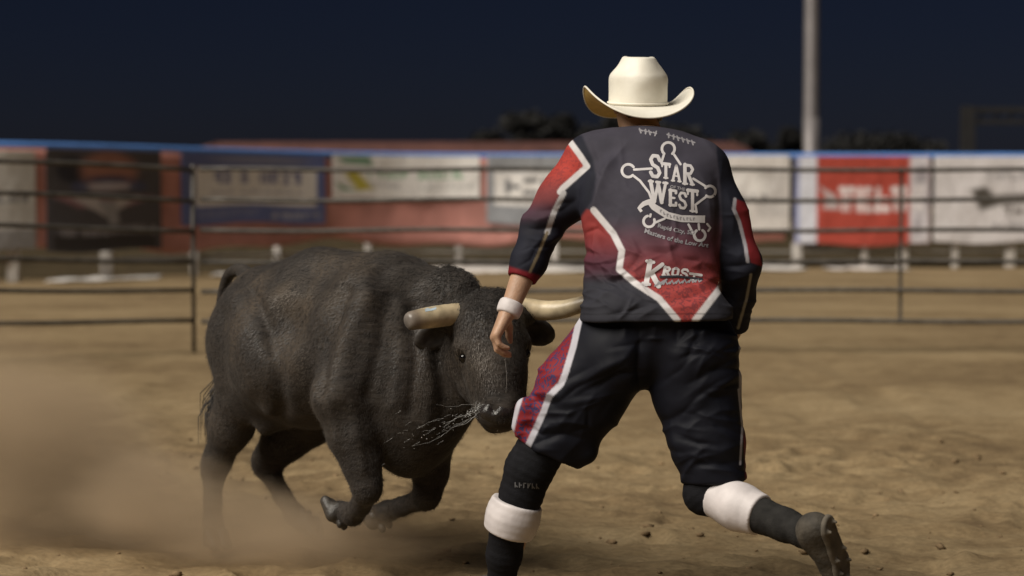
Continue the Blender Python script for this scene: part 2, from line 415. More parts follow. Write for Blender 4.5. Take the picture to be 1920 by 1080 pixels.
M['black_knit'] = simple('black_knit', (0.008, 0.008, 0.010), 0.85, nscale=40, namp=0.25, bump=0.3, bscale=260, spec=0.15)
M['grey_knit'] = simple('charcoal_knit', (0.020, 0.019, 0.018), 0.85, nscale=30, namp=0.35, bump=0.3, bscale=260, spec=0.15)
M['white_wrap'] = simple('white_wrap', (0.55, 0.51, 0.51), 0.55, nscale=14, namp=0.16, bump=0.06, bscale=90)
M['shoe'] = simple('dusty_shoe', (0.05, 0.042, 0.032), 0.8, nscale=22, namp=0.5, bump=0.4, bscale=80)
M['sole'] = simple('shoe_sole', (0.10, 0.085, 0.065), 0.85, nscale=22, namp=0.4)
M['saliva'] = simple('saliva', (0.50, 0.50, 0.49), 0.2)
M['saliva'].node_tree.nodes['Principled BSDF'].inputs['Transmission Weight'].default_value = 0.5

def mat_horn():
    m, n, l, b = mat_new('horn')
    a = n.new('ShaderNodeAttribute'); a.attribute_name = 'along'
    tc = n.new('ShaderNodeTexCoord'); t = n.new('ShaderNodeTexNoise'); t.inputs['Scale'].default_value = 25; t.inputs['Detail'].default_value = 5; l.new(tc.outputs['Object'], t.inputs['Vector'])
    c1 = ramp(n, l, a.outputs['Fac'], [(0.0, (0.30, 0.23, 0.14)), (0.15, (0.46, 0.37, 0.24)), (0.66, (0.54, 0.45, 0.30)), (0.84, (0.20, 0.16, 0.12)), (1.0, (0.17, 0.15, 0.135))])
    mp = n.new('ShaderNodeMapRange'); mp.inputs['From Min'].default_value = 0.3; mp.inputs['From Max'].default_value = 0.7; mp.inputs['To Min'].default_value = 0.7; mp.inputs['To Max'].default_value = 1.2; l.new(t.outputs['Fac'], mp.inputs['Value'])
    mx = n.new('ShaderNodeMix'); mx.data_type = 'RGBA'; mx.blend_type = 'MULTIPLY'; mx.inputs['Factor'].default_value = 1
    l.new(c1, mx.inputs['A']); l.new(mp.outputs['Result'], mx.inputs['B']); l.new(mx.outputs['Result'], b.inputs['Base Color'])
    b.inputs['Roughness'].default_value = 0.35
    return m
M['horn'] = mat_horn()
def mat_hat():
    m, n, l, b = mat_new('straw_hat')
    b.inputs['Base Color'].default_value = (0.74, 0.68, 0.52, 1); b.inputs['Roughness'].default_value = 0.5
    tc = n.new('ShaderNodeTexCoord'); w = n.new('ShaderNodeTexNoise'); w.inputs['Scale'].default_value = 160; w.inputs['Detail'].default_value = 2; l.new(tc.outputs['Object'], w.inputs['Vector'])
    t = n.new('ShaderNodeTexNoise'); t.inputs['Scale'].default_value = 11; t.inputs['Detail'].default_value = 5; l.new(tc.outputs['Object'], t.inputs['Vector'])
    c = ramp(n, l, t.outputs['Fac'], [(0.3, (0.70, 0.665, 0.575)), (0.6, (0.80, 0.77, 0.685))]); l.new(c, b.inputs['Base Color'])
    bp = n.new('ShaderNodeBump'); bp.inputs['Strength'].default_value = 0.12; bp.inputs['Distance'].default_value = 0.003; l.new(w.outputs['Fac'], bp.inputs['Height']); l.new(bp.outputs['Normal'], b.inputs['Normal'])
    return m
M['hat'] = mat_hat()
M['hat_under'] = simple('straw_underside', (0.60, 0.42, 0.13), 0.6, nscale=30, namp=0.12)  # light coming through the straw is painted in as yellow

# ------------------------------------------------------------------ ground
def axis_lines(dense_lo, dense_hi, step, lo, hi, grow=1.22):
    a = list(np.arange(dense_lo, dense_hi + 1e-6, step)); s = step; x = dense_hi
    while x < hi: s *= grow; x += s; a.append(min(x, hi + s))
    s = step; x = dense_lo; pre = []
    while x > lo: s *= grow; x -= s; pre.append(x)
    return np.array(pre[::-1] + a)
gx = axis_lines(-2.6, 2.6, 0.028, -400, 400); gy = axis_lines(4.9, 11.0, 0.03, -60, 900)
GX, GY = np.meshgrid(gx, gy, indexing='ij')
_pr = random.Random(21)
PRINTS = [(_pr.uniform(-2.6, 2.6), 5.0 + 6.0 * _pr.random(), _pr.uniform(0.05, 0.10), _pr.uniform(0.012, 0.034)) for _ in range(190)]
def ground_h(x, y):
    p = np.stack([x, y, np.zeros_like(x)], -1).reshape(-1, 3)
    near = np.exp(-np.maximum(np.hypot(p[:, 0], p[:, 1] - 7) - 6, 0) / 5)
    h = 0.045 * fbm(p * 1.3, 3, 3) + near * (0.038 * fbm(p * np.array([4.0, 8.0, 1]), 5, 11) - 0.020 * np.maximum(fbm(p * np.array([3.2, 4.2, 1]), 2, 31) - 0.12, 0) * 4)
    r_ = p - 0.0
    for (hx, hy, hr, hd) in PRINTS:
        q = np.hypot((p[:, 0] - hx) * 1.0, (p[:, 1] - hy) * 0.8) / hr; sel = q < 3
        h[sel] += hd * (-np.exp(-(q[sel] / 0.75) ** 4) + 0.45 * np.exp(-((q[sel] - 1.25) / 0.35) ** 2))
    return h.reshape(x.shape) - 0.012
GZ = ground_h(GX, GY)
nxg, nyg = GX.shape
ii = np.arange(nxg * nyg).reshape(nxg, nyg)
gf = np.stack([ii[:-1, :-1], ii[1:, :-1], ii[1:, 1:], ii[:-1, 1:]], -1).reshape(-1, 4)
g = link('ground', pyd(np.stack([GX, GY, GZ], -1).reshape(-1, 3), gf, 'ground'), M['ground'])
tag(g, 'churned tan arena dirt', kind='structure')

# loose clods thrown up over the dirt: nobody could count them
cv, cf = [], []
tmpl = bmesh.new(); bmesh.ops.create_icosphere(tmpl, subdivisions=1, radius=1.0); tv = np.array([v.co[:] for v in tmpl.verts]); tmpl.faces.ensure_lookup_table(); tf = np.array([[v.index for v in f.verts] for f in tmpl.faces]); tmpl.free()
N = 1000
cx = rng.uniform(-2.6, 2.6, N); cy = 5.2 + 5.5 * rng.random(N) ** 1.3
cl = fbm(np.stack([cx * 1.2, cy * 1.6, np.zeros(N)], -1), 2, 5)
keep = cl > rng.uniform(-0.5, 0.35, N); cx, cy = cx[keep], cy[keep]
cz = ground_h(cx, cy); cs = 0.004 + 0.016 * rng.random(len(cx)) ** 4
for i in range(len(cx)):
    q = tv * (cs[i] * (1 + 0.35 * rng.standard_normal((len(tv), 1)))) * np.array([1.2, 1.2, 0.7]); cf.append(tf + len(cv) * len(tv)); cv.append(q + np.array([cx[i], cy[i], cz[i] + cs[i] * 0.25]))
o = link('dirt_clods', pyd(np.concatenate(cv), np.concatenate(cf), 'dirt_clods', False), M['clod'])
tag(o, 'small loose clods of dirt strewn over the arena floor', 'dirt', kind='stuff')

# ------------------------------------------------------------------ the near pipe fence (portable panels)
NEAR_Z = [1.618, 1.347, 1.077, 0.800, 0.540, 0.270]
def fence_panel(x0, y0, z0, x1, y1, z1, label, mids, posts=(True, True)):
    a = Vector((x0, y0, z0)); b = Vector((x1, y1, z1)); t = empty('fence_panel', a)
    d = b - a
    for z in NEAR_Z:
        mb = MB(); n = 14; pts = []
        for i in range(n + 1):
            u = i / n; pts.append(Vector((d.x * u, d.y * u, d.z * u + z + 0.008 * math.sin(u * 9 + z * 20))))
        mb.tube(pts, 0.0215, 10); mb.obj('rail', M['rail'], t)
    for u, w in ((0.0, posts[0]), (1.0, posts[1])):
        if w:
            mb = MB(); q = d * u; mb.tube([q + Vector((0, 0.01, -0.03)), q + Vector((0, 0.01, 1.66))], 0.019, 10); mb.obj('post', M['rail'], t)
    for u in mids:
        mb = MB(); q = d * u; mb.box(q + Vector((0, 0.028, 0.94)), (0.030, 0.008, 1.40)); mb.obj('brace', M['rail'], t, False)
    tag(t, label, 'fence', 'pipe fence panels round the arena')
    return t
DN = 17.0
def nx(px, D=DN): return (px - 960) / FPX * D
fence_panel(nx(-560, 14.6), 14.6, 0.12, nx(362, 16.95), 16.95, 0.0, 'dark pipe fence panel left of the bull, in front of the moustached portrait banner', (0.36,))
fence_panel(nx(376), DN, 0.0, nx(1146), DN, 0.0, 'dark pipe fence panel behind the bull and the man', (), (False, True))
fence_panel(nx(1158), DN, 0.0, nx(2300), DN, 0.0, 'dark pipe fence panel right of the man in front of the red banner', (0.466,), (False, True))

# ------------------------------------------------------------------ the far fence and its banners
def DF(px): return 40.0 - 7.5 * float(sm(900, -100, np.array(px)))
def FP(px, z, off=0.0):
    D = DF(px) - off; return Vector(((px - 960) / FPX * D, D, z))
TOPZ = 2.33
def far_tube(name, px0, px1, z, r, mat, parent, wob=0.0, n=30):
    mb = MB(); pts = []
    for i in range(n + 1):
        px = px0 + (px1 - px0) * i / n; pts.append(FP(px, z + wob * math.sin(px * 0.02)))
    mb.tube(pts, r, 10); return mb.obj(name, mat, parent)
root = empty('banner_fence', FP(960, 0)); off = -root.location
def under(o, parent): o.parent = parent; o.matrix_parent_inverse = Matrix.Translation(-parent.location); return o
under(far_tube('top_rail', -700, 2700, TOPZ, 0.065, M['blue'], root), root)
under(far_tube('bottom_rail', -700, 2700, 0.33, 0.035, M['grey_pipe'], root, 0.01), root)
under(far_tube('middle_rail', -700, 2700, 1.35, 0.03, M['grey_pipe'], root), root)
for px in (-700, -560, -400, -230, -60, 25, 200, 365, 520, 690, 860, 1040, 1200, 1370, 1494, 1620, 1692, 1790, 1893, 1980, 2150, 2330, 2510, 2690):
    mb = MB(); q = FP(px, 0, -0.06)
    mb.tube([q + Vector((0, 0, -0.05)), q + Vector((0, 0, TOPZ - 0.06))], 0.05, 10)
    mb.box(q + Vector((0, -0.02, 0.25)), (0.20 if px in (25, 200, 1494, 1692, 1893) else 0.13, 0.16, 0.56), bev=0.02)
    under(mb.obj('post', M['white_post'], root, True, 40), root)
tag(root, 'long fence with blue top rail and white posts carrying the sponsor banners', 'fence')

def sheet(name, px0, px1, z0, z1, off, nu, nv, wav=0.012, seed=1, bottom=None, paint=None):
    """hanging vinyl sheet following the fence, 5 mm thick"""
    u = np.linspace(0, 1, nu); v = np.linspace(0, 1, nv); U, V = np.meshgrid(u, v, indexing='ij')
    px = px0 + (px1 - px0) * U; D = np.array([DF(p) for p in px[:, 0]])[:, None].repeat(nv, 1)
    zb = z0 + (bottom(px) if bottom else 0.0); Z = z1 + (zb - z1) * V
    X = (px - 960) / FPX * D
    pp = np.stack([X, Z * 0.6, np.full_like(X, seed * 7.3)], -1).reshape(-1, 3)
    rip = (fbm(pp * 2.2, 3, seed) * 2.2 + 0.5 * fbm(pp * np.array([0.8, 5, 1]), 2, seed + 5)).reshape(X.shape) * wav
    front = np.stack([X, D - off + rip, Z], -1).reshape(-1, 3); back = front + np.array([0, 0.005, 0])
    idx = np.arange(nu * nv).reshape(nu, nv); n = nu * nv
    F = np.stack([idx[:-1, :-1], idx[:-1, 1:], idx[1:, 1:], idx[1:, :-1]], -1).reshape(-1, 4)
    B = F[:, ::-1] + n
    rim = np.concatenate([idx[:, 0], idx[-1, 1:], idx[-2::-1, -1], idx[0, -2:0:-1]]); r2 = np.roll(rim, -1)
    S = np.stack([rim, r2, r2 + n, rim + n], -1)
    me = pyd(np.concatenate([front, back]), np.concatenate([F, B, S]), name)
    if paint is not None:
        c = paint(U.reshape(-1), V.reshape(-1)); c = np.concatenate([c, np.full((n, 3), 0.4)]); set_col(me, np.concatenate([c, np.ones((2 * n, 1))], 1))
    return me
def bott(px): return 0.07 * np.sin(px * 0.013) + 0.05 * np.sin(px * 0.031 + 1)
o = link('red_skirt', sheet('red_skirt', -700, 1470, 0.52, TOPZ - 0.05, 0.10, 360, 14, 0.03, 3, bott), M['red_sheet'])
tag(o, 'long faded red vinyl sheet hung along the far fence behind the banners', 'banner')

def glyphs(U, V, c, box, n, col, seed, fill=0.85, soft=0.012):
    """a row of blurred, unreadable letter-like strokes inside box=(u0,v0,u1,v1)"""
    r = np.random.default_rng(seed); u0, v0, u1, v1 = box; w = (u1 - u0) / n
    for i in range(n):
        if r.random() > 0.93: continue
        a = u0 + w * i + w * 0.08; b = u0 + w * (i + 1) - w * 0.12
        for k in range(r.integers(3, 5)):
            if r.random() < 0.55: x0 = r.choice([a, (a + b) / 2 - w * .1, b - w * 0.28]); bx = (x0, v0, x0 + w * 0.28, v1)
            else: y0 = r.choice([v0, (v0 + v1) / 2 - (v1 - v0) * .1, v1 - (v1 - v0) * 0.24]); bx = (a, y0, b, y0 + (v1 - v0) * 0.24)
            c = mixc(c, col, fill * rect(U, V, bx, soft))
    return c
def rect(U, V, b, s=0.006):
    return sm(b[0] - s, b[0] + s, U) * sm(b[2] + s, b[2] - s, U) * sm(b[1] - s, b[1] + s, V) * sm(b[3] + s, b[3] - s, V)
def blob(U, V, c, r, s=0.3):
    return sm(1 + s, 1 - s, np.hypot((U - c[0]) / r[0], (V - c[1]) / r[1]))
WHITE = (0.78, 0.755, 0.73); GREY = (0.26, 0.25, 0.25)
def flat(U, col): return np.tile(np.array(col, float), (len(U), 1))
def b_left(U, V):
    c = flat(U, (0.50, 0.48, 0.45)); c = mixc(c, (0.28, 0.27, 0.27), rect(U, V, (0, 0.80, 1, 1))); c = glyphs(U, V, c, (0.25, 0.44, 0.9, 0.52), 6, (0.15, 0.15, 0.17), 2); return c
def b_portrait(U, V):
    # generic moustached face above a shirt collar, dark ground, a line of lettering
    c = flat(U, (0.075, 0.070, 0.078))
    c = mixc(c, (0.025, 0.025, 0.035), blob(U, V, (0.22, 0.20), (0.13, 0.13)))
    c = mixc(c, (0.34, 0.16, 0.12), blob(U, V, (0.55, 0.20), (0.24, 0.18)))
    c = mixc(c, (0.07, 0.06, 0.11), blob(U, V, (0.55, 0.29), (0.20, 0.035)))
    c = mixc(c, (0.42, 0.38, 0.42), blob(U, V, (0.54, 0.36), (0.22, 0.045)))
    c = mixc(c, (0.06, 0.07, 0.15), blob(U, V, (0.3, 0.36), (0.08, 0.05)) * 0.7); c = mixc(c, (0.06, 0.07, 0.15), blob(U, V, (0.8, 0.36), (0.08, 0.05)) * 0.7)
    c = mixc(c, (0.28, 0.15, 0.17), poly_in(U * 100, V * 100, [(4, 46), (96, 46), (70, 57), (52, 52), (30, 57)], 2))
    c = mixc(c, (0.46, 0.42, 0.42), poly_in(U * 100, V * 100, [(20, 46), (46, 46), (52, 66), (44, 60)], 2)); c = mixc(c, (0.44, 0.40, 0.40), poly_in(U * 100, V * 100, [(82, 46), (62, 46), (54, 66), (66, 58)], 2))
    c = mixc(c, (0.30, 0.29, 0.30), poly_in(U * 100, V * 100, [(46, 50), (60, 50), (64, 73), (56, 75)], 2))
    c = mixc(c, (0.035, 0.03, 0.03), rect(U, V, (0.06, 0.84, 0.95, 0.985)))
    c = glyphs(U, V, c, (0.10, 0.76, 0.95, 0.84), 13, (0.30, 0.28, 0.30), 8); return c
def b_blue(U, V):
    c = flat(U, (0.12, 0.15, 0.34))
    c = mixc(c, (0.30, 0.31, 0.40), blob(U, V, (0.55, 0.09), (0.35, 0.05)) * 0.7)
    c = mixc(c, WHITE, rect(U, V, (0.10, 0.20, 0.94, 0.74)))
    c = glyphs(U, V, c, (0.16, 0.26, 0.47, 0.43), 5, (0.11, 0.12, 0.28), 4, 0.9); c = glyphs(U, V, c, (0.54, 0.26, 0.84, 0.43), 4, (0.11, 0.12, 0.28), 5, 0.9)
    c = glyphs(U, V, c, (0.2, 0.52, 0.85, 0.58), 12, (0.3, 0.3, 0.4), 9, 0.5)
    c = glyphs(U, V, c, (0.62, 0.84, 0.96, 0.92), 6, (0.45, 0.45, 0.5), 6); c = glyphs(U, V, c, (0.12, 0.80, 0.55, 0.9), 8, (0.22, 0.24, 0.38), 7); return c
def b_green(U, V):
    c = flat(U, WHITE)
    c = mixc(c, (0.05, 0.22, 0.10), poly_in(U * 100, V * 100, [(3, 5), (25, 2), (28, 26), (8, 20)], 2) * 0.8)
    c = mixc(c, (0.50, 0.43, 0.06), poly_in(U * 100, V * 100, [(6, 30), (16, 36), (28, 78), (17, 84), (12, 60)], 3))
    c = mixc(c, (0.10, 0.26, 0.12), poly_in(U * 100, V * 100, [(2, 62), (9, 74), (16, 84), (6, 80)], 2))
    c = glyphs(U, V, c, (0.24, 0.36, 0.90, 0.52), 12, (0.12, 0.33, 0.16), 3, 0.75)
    c = glyphs(U, V, c, (0.24, 0.62, 0.50, 0.74), 7, (0.30, 0.30, 0.30), 13, 0.6); c = glyphs(U, V, c, (0.58, 0.64, 0.95, 0.76), 9, (0.34, 0.36, 0.34), 14, 0.5); return c
def b_grey(U, V):
    c = flat(U, (0.27, 0.28, 0.30)); c = mixc(c, WHITE, rect(U, V, (0.07, 0.24, 0.93, 0.72)))
    c = glyphs(U, V, c, (0.16, 0.32, 0.85, 0.56), 4, (0.12, 0.12, 0.13), 21, 0.9); c = glyphs(U, V, c, (0.2, 0.62, 0.8, 0.68), 10, GREY, 22, 0.6)
    c = mixc(c, (0.30, 0.31, 0.32), blob(U, V, (0.4, 0.1), (0.3, 0.05)) * 0.6); return c
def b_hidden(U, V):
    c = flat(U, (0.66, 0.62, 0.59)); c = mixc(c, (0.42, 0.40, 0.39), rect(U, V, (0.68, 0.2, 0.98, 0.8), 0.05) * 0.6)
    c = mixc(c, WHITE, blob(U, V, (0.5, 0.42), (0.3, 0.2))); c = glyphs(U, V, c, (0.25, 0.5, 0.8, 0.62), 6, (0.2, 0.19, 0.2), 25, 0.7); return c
def b_red(U, V):
    c = flat(U, (0.40, 0.065, 0.045))
    c = mixc(c, (0.66, 0.67, 0.74), rect(U, V, (0, 0, 0.16, 1), 0.012)); c = mixc(c, (0.20, 0.24, 0.46), rect(U, V, (0, 0, 0.03, 1), 0.02))
    c = mixc(c, (0.60, 0.57, 0.60), rect(U, V, (0.85, 0, 1, 1), 0.02)); c = glyphs(U, V, c, (0.88, 0.1, 0.98, 0.9), 2, (0.25, 0.22, 0.25), 30, 0.5)
    c = glyphs(U, V, c, (0.32, 0.34, 0.96, 0.62), 10, (0.76, 0.71, 0.71), 31, 0.85, 0.012)
    c = mixc(c, (0.52, 0.44, 0.44), poly_in(U * 100, V * 100, [(18, 34), (30, 44), (33, 60), (20, 60), (24, 50)], 2)); return c
def b_white(U, V):
    c = flat(U, (0.66, 0.63, 0.64))
    c = mixc(c, (0.09, 0.08, 0.07), poly_in(U * 100, V * 100, [(28, 38), (40, 34), (46, 44), (88, 43), (98, 50), (80, 54), (50, 56), (36, 62)], 3))
    c = glyphs(U, V, c, (0.44, 0.58, 0.95, 0.70), 6, (0.14, 0.12, 0.11), 41, 0.8); c = glyphs(U, V, c, (0.40, 0.16, 0.9, 0.28), 8, (0.27, 0.26, 0.27), 42, 0.6)
    c = glyphs(U, V, c, (0.45, 0.76, 0.95, 0.84), 8, (0.22, 0.21, 0.22), 43, 0.6); return c
def zf(py, px): return CAMH - (py - HOR) / FPX * DF(px)
for px0, px1, ya, yb, fn, lab, sd in (
    (-60, 72, 283, 470, b_left, 'plain grey-white banner at the far left end of the fence', 1),
    (92, 306, 282, 470, b_portrait, 'dark banner with a moustached face, white collar and a line of lettering', 2),
    (344, 612, 289, 419, b_blue, 'blue bordered white banner with two blue words above the bull', 3),
    (626, 900, 293, 374, b_green, 'wide white banner with green and yellow emblem and green lettering', 4),
    (913, 1110, 293, 420, b_grey, 'white banner with grey borders beside the man\'s left sleeve', 5),
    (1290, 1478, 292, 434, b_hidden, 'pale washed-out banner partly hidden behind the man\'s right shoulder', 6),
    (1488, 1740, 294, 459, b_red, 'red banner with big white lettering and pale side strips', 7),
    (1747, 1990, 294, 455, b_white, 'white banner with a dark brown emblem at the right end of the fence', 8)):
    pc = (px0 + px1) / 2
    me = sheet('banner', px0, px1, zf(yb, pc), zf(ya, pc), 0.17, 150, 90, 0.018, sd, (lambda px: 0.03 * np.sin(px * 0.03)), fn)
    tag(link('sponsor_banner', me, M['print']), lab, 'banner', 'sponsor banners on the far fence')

# white plastic sheeting lying along the foot of the far fence
def ground_sheet(px0, px1, off, wid, label, seed):
    nu, nv = 60, 8; U, V = np.meshgrid(np.linspace(0, 1, nu), np.linspace(0, 1, nv), indexing='ij')
    px = px0 + (px1 - px0) * U; D = np.array([DF(p) for p in px[:, 0]])[:, None].repeat(nv, 1) - off
    edge = 0.35 * fbm(np.stack([px * 0.03, V * 2, np.full_like(px, seed)], -1).reshape(-1, 3), 2, seed).reshape(px.shape)
    Y = D - wid * (V - 0.5) + edge * (V - 0.5) * 2; X = (px - 960) / FPX * D
    Z = 0.035 + 0.10 * np.maximum(fbm(np.stack([X * 1.3, Y * 2.5, np.full_like(X, seed)], -1).reshape(-1, 3), 3, seed).reshape(X.shape) + 0.25, 0) * np.sin(np.pi * np.clip(V, 0.02, 0.98)) * np.sin(np.pi * np.clip(U, 0.02, .98)) ** 0.3 + ground_h(X, Y)
    idx = np.arange(nu * nv).reshape(nu, nv); F = np.stack([idx[:-1, :-1], idx[:-1, 1:], idx[1:, 1:], idx[1:, :-1]], -1).reshape(-1, 4)
    o = link('plastic_sheet', pyd(np.stack([X, Y, Z], -1).reshape(-1, 3), F, 'plastic_sheet'), M['tarp'])
    md = o.modifiers.new('thick', 'SOLIDIFY'); md.thickness = 0.006
    tag(o, label, 'plastic sheet', 'white sheeting along the far fence')
ground_sheet(95, 300, 0.9, 0.8, 'crumpled white sheeting on the ground under the moustached portrait banner', 1)
ground_sheet(400, 560, 1.0, 0.9, 'white sheeting on the ground below the blue bordered banner', 2)
ground_sheet(800, 1110, 1.6, 2.6, 'broad white sheeting on the ground right of the bull\'s hump', 3)
ground_sheet(1400, 1506, 1.2, 1.4, 'white sheeting on the ground just right of the man\'s elbow', 4)
ground_sheet(1548, 1700, 1.2, 1.0, 'thin white sheeting on the ground below the red banner', 5)

# dry verge behind the far fence
vx = np.linspace(-160, 160, 60); vy = np.array([0, 0.4, 3, 10, 25, 60, 120, 300.0])
VX, VY = np.meshgrid(vx, vy, indexing='ij'); dd = np.array([DF(960 + x / 38 * FPX) for x in vx])[:, None] + 0.5
vz = 0.02 + 0.5 * sm(0, 12, VY) + 0.06 * fbm(np.stack([VX, VY, 0 * VX], -1).reshape(-1, 3), 2, 8).reshape(VX.shape)
idx = np.arange(VX.size).reshape(VX.shape); F = np.stack([idx[:-1, :-1], idx[1:, :-1], idx[1:, 1:], idx[:-1, 1:]], -1).reshape(-1, 4)
tag(link('verge', pyd(np.stack([VX, VY + dd, vz], -1).reshape(-1, 3), F, 'verge'), M['verge']), 'dark dry verge behind the far fence', kind='structure')

# ------------------------------------------------------------------ behind the fence: shed, pole, frame, trees
DS = 52.0
def zs(py, D): return CAMH - (py - HOR) / FPX * D
shed = empty('long_shed', ((890 - 960) / FPX * DS, DS + 2, 0.4))
xl, xr = (352 - 960) / FPX * DS, (1424 - 960) / FPX * DS; cxs = shed.location.x
mb = MB(); mb.box((0, 0, 0.95), (xr - xl - 0.8, 3.4, 1.9)); mb.obj('wall', M['shed'], shed, False)
roof = []; n = 14; top = zs(265, DS) - 0.4
mb = MB(); ends = [xl - cxs, xr - cxs]
L = np.linspace(ends[0], ends[1], 60); vv = []; ff = []
for i, x in enumerate(L):
    e = min(1.0, min(x - ends[0], ends[1] - x) / 0.9); hgt = top - 0.32 + 0.32 * math.sqrt(max(0, 1 - (1 - e) ** 2))
    for k in range(n + 1):
        a = math.pi * k / n; vv.append((x, -2.0 * math.cos(a), 1.78 + (hgt - 1.78) * math.sin(a) ** 0.6))
for i in range(len(L) - 1):
    for k in range(n): q = i * (n + 1) + k; ff.append((q, q + 1, q + n + 2, q + n + 1))
rf = link('roof', pyd(vv, ff, 'roof'), M['roof'], shed); rf.modifiers.new('t', 'SOLIDIFY').thickness = 0.05
for x in np.arange(ends[0] + 0.6, ends[1] - 0.4, 1.2):
    mb = MB(); mb.tube([(x, -2.03 * math.cos(math.pi * k / n), 1.80 + (top - 1.76) * math.sin(math.pi * k / n) ** 0.6) for k in range(n + 1)], 0.03, 6); mb.obj('roof_seam', M['roof'], rf)
tag(shed, 'long low shed with a rounded faded red roof showing above the blue rail', 'shed')

DP = 46.0
pole = empty('light_pole', ((1519.5 - 960) / FPX * DP, DP, 0.3))
mb = MB(); mb.tube([(0, 0, 0), (0, 0, 3.15)], [0.20, 0.195], 20); mb.obj('lower_shaft', M['pole'], pole)
mb = MB(); mb.tube([(0, 0, 3.15), (0, 0, 3.2), (0, 0, 13.5)], [0.207, 0.19, 0.15], 20); mb.obj('upper_shaft', M['pole'], pole, True, 30)
mb = MB(); mb.box((0, 0, 13.2), (3.4, 0.14, 0.14)); mb.obj('crossarm', M['pole'], pole, False)
for x in (-1.5, -0.5, 0.5, 1.5):
    mb = MB(); mb.box((x, -0.25, 13.45), (0.55, 0.28, 0.45), Euler((R(30), 0, 0)).to_matrix(), 0.05); mb.obj('lamp_housing', M['truss'], pole)
tag(pole, 'tall pale steel light pole rising behind the fence on the right', 'pole')

DG = 50.0
fr = empty('steel_frame', ((1880 - 960) / FPX * DG, DG, 0.4)); sc = DG / FPX
def fx(px): return (px - 1880) * sc
def fz(py): return zs(py, DG) - 0.4
for px in (1812, 2060):
    mb = MB(); mb.box((fx(px), 0, fz(200) / 2), (24 * sc, 0.3, fz(200))); mb.obj('column', M['truss'], fr, False)
for py, h in ((207, 11), (229, 9)):
    mb = MB(); mb.box((fx(1936), 0, fz(py)), (222 * sc, 0.2, h * sc)); mb.obj('beam', M['truss'], fr, False)
for k in range(8):
    mb = MB(); x = fx(1830 + k * 28); mb.tube([(x, 0, fz(226)), (x + 28 * sc * (0.5), 0, fz(210))], 0.03, 6); mb.obj('lattice', M['truss'], fr)
tag(fr, 'dim grey steel gantry frame at the right edge beyond the fence', 'frame')

def tree(x, D, h, w, label, seed, n=5200):
    r = np.random.default_rng(seed); t = empty('tree', (x, D, 0.4))
    mb = MB(); mb.tube([(0, 0, 0), (0.1, 0, h * 0.2), (-0.1, 0.1, h * 0.45), (0, 0, h * 0.75)], [0.3, 0.22, 0.15, 0.05], 9); tr = mb.obj('trunk', M['bark'], t)
    for k in range(7):
        a = r.uniform(0, 6.28); z0 = h * r.uniform(0.22, 0.55); L_ = w * r.uniform(0.5, 0.9)
        mb = MB(); mb.tube([(0, 0, z0), (math.cos(a) * L_ * 0.5, math.sin(a) * L_ * 0.5, z0 + h * 0.1), (math.cos(a) * L_, math.sin(a) * L_, z0 + h * 0.24)], [0.1, 0.06, 0.02], 6); mb.obj('limb', M['bark'], t)
    cl = [(r.uniform(-w, w) * 0.75, r.uniform(-w, w) * 0.75, h * r.uniform(0.35, 0.86), r.uniform(0.22, 0.42) * w) for _ in range(26)]
    cl.append((0, 0, h * 0.85, 0.3 * w))
    V, F = [], []
    for i in range(n):
        c = cl[r.integers(len(cl))]; d = r.standard_normal(3); d /= np.linalg.norm(d); q = np.array(c[:3]) + d * c[3] * r.uniform(0.45, 1.08) * np.array([1, 1, 0.75])
        a = r.standard_normal(3); a /= np.linalg.norm(a); b = np.cross(a, r.standard_normal(3)); b /= np.linalg.norm(b); s = r.uniform(0.10, 0.24)
        k = len(V); V += [q - a * s, q + b * s * 0.5, q + a * s, q - b * s * 0.5]; F.append((k, k + 1, k + 2, k + 3))
    link('crown', pyd(np.array(V), np.array(F), 'crown', False), M['leaf'], t)
    tag(t, label, 'tree', 'dark trees behind the arena')
for i, (px, D, ytop, wpx, lab) in enumerate((
    (965, 95, 196, 70, 'tall dark tree against the night sky left of the cowboy hat'),
    (905, 105, 232, 60, 'low dark tree at the left end of the tree line'),
    (1060, 100, 200, 75, 'dark tree in the night sky directly left of the hat brim'),
    (1165, 98, 192, 70, 'dark tree hidden behind the cowboy hat'),
    (1280, 104, 222, 70, 'dark tree right of the cowboy hat'),
    (1385, 110, 236, 70, 'low dark tree between the hat and the light pole'),
    (1480, 108, 226, 60, 'dark tree just left of the light pole'),
    (1590, 112, 236, 75, 'low dark tree just right of the light pole'),
    (1700, 110, 244, 80, 'low dark tree midway between light pole and steel gantry'))):
    tree((px - 960) / FPX * D, D, zs(ytop, D) - 0.4, wpx / FPX * D, lab, 50 + i)
# ------------------------------------------------------------------ the bull
BU = Vector((0.70, -0.714, 0)); BW = Vector((0.714, 0.70, 0)); UPV = Vector((0, 0, 1))
def axes(x, y, z): return np.array(Matrix((x, y, z)).transposed())
BROT = axes(BU, BW, UPV)
bull = empty('bull', (-0.75, 6.95, 0.0))
F = Field((-1.55, 5.85, -0.03), (0.55, 7.95, 1.32), 0.0115)
def B(px, py, D): return np.array(P(px, py, D))
rump = B(498, 640, 7.24); barrel = B(600, 642, 7.00); should = B(708, 645, 6.76); chest = B(790, 735, 6.62)
F.ell(barrel, (0.47, 0.29, 0.285), 0.09, BROT)
F.ell(rump, (0.235, 0.215, 0.225), 0.09, BROT)
F.ell(B(590, 680, 7.02), (0.34, 0.285, 0.235), 0.08, BROT)                       # belly
F.ell(should, (0.26, 0.245, 0.275), 0.10, BROT)
F.ell(B(745, 715, 6.68), (0.23, 0.215, 0.29), 0.1, BROT)                      # ribs behind the elbow
F.ell(chest, (0.17, 0.17, 0.25), 0.1, BROT)
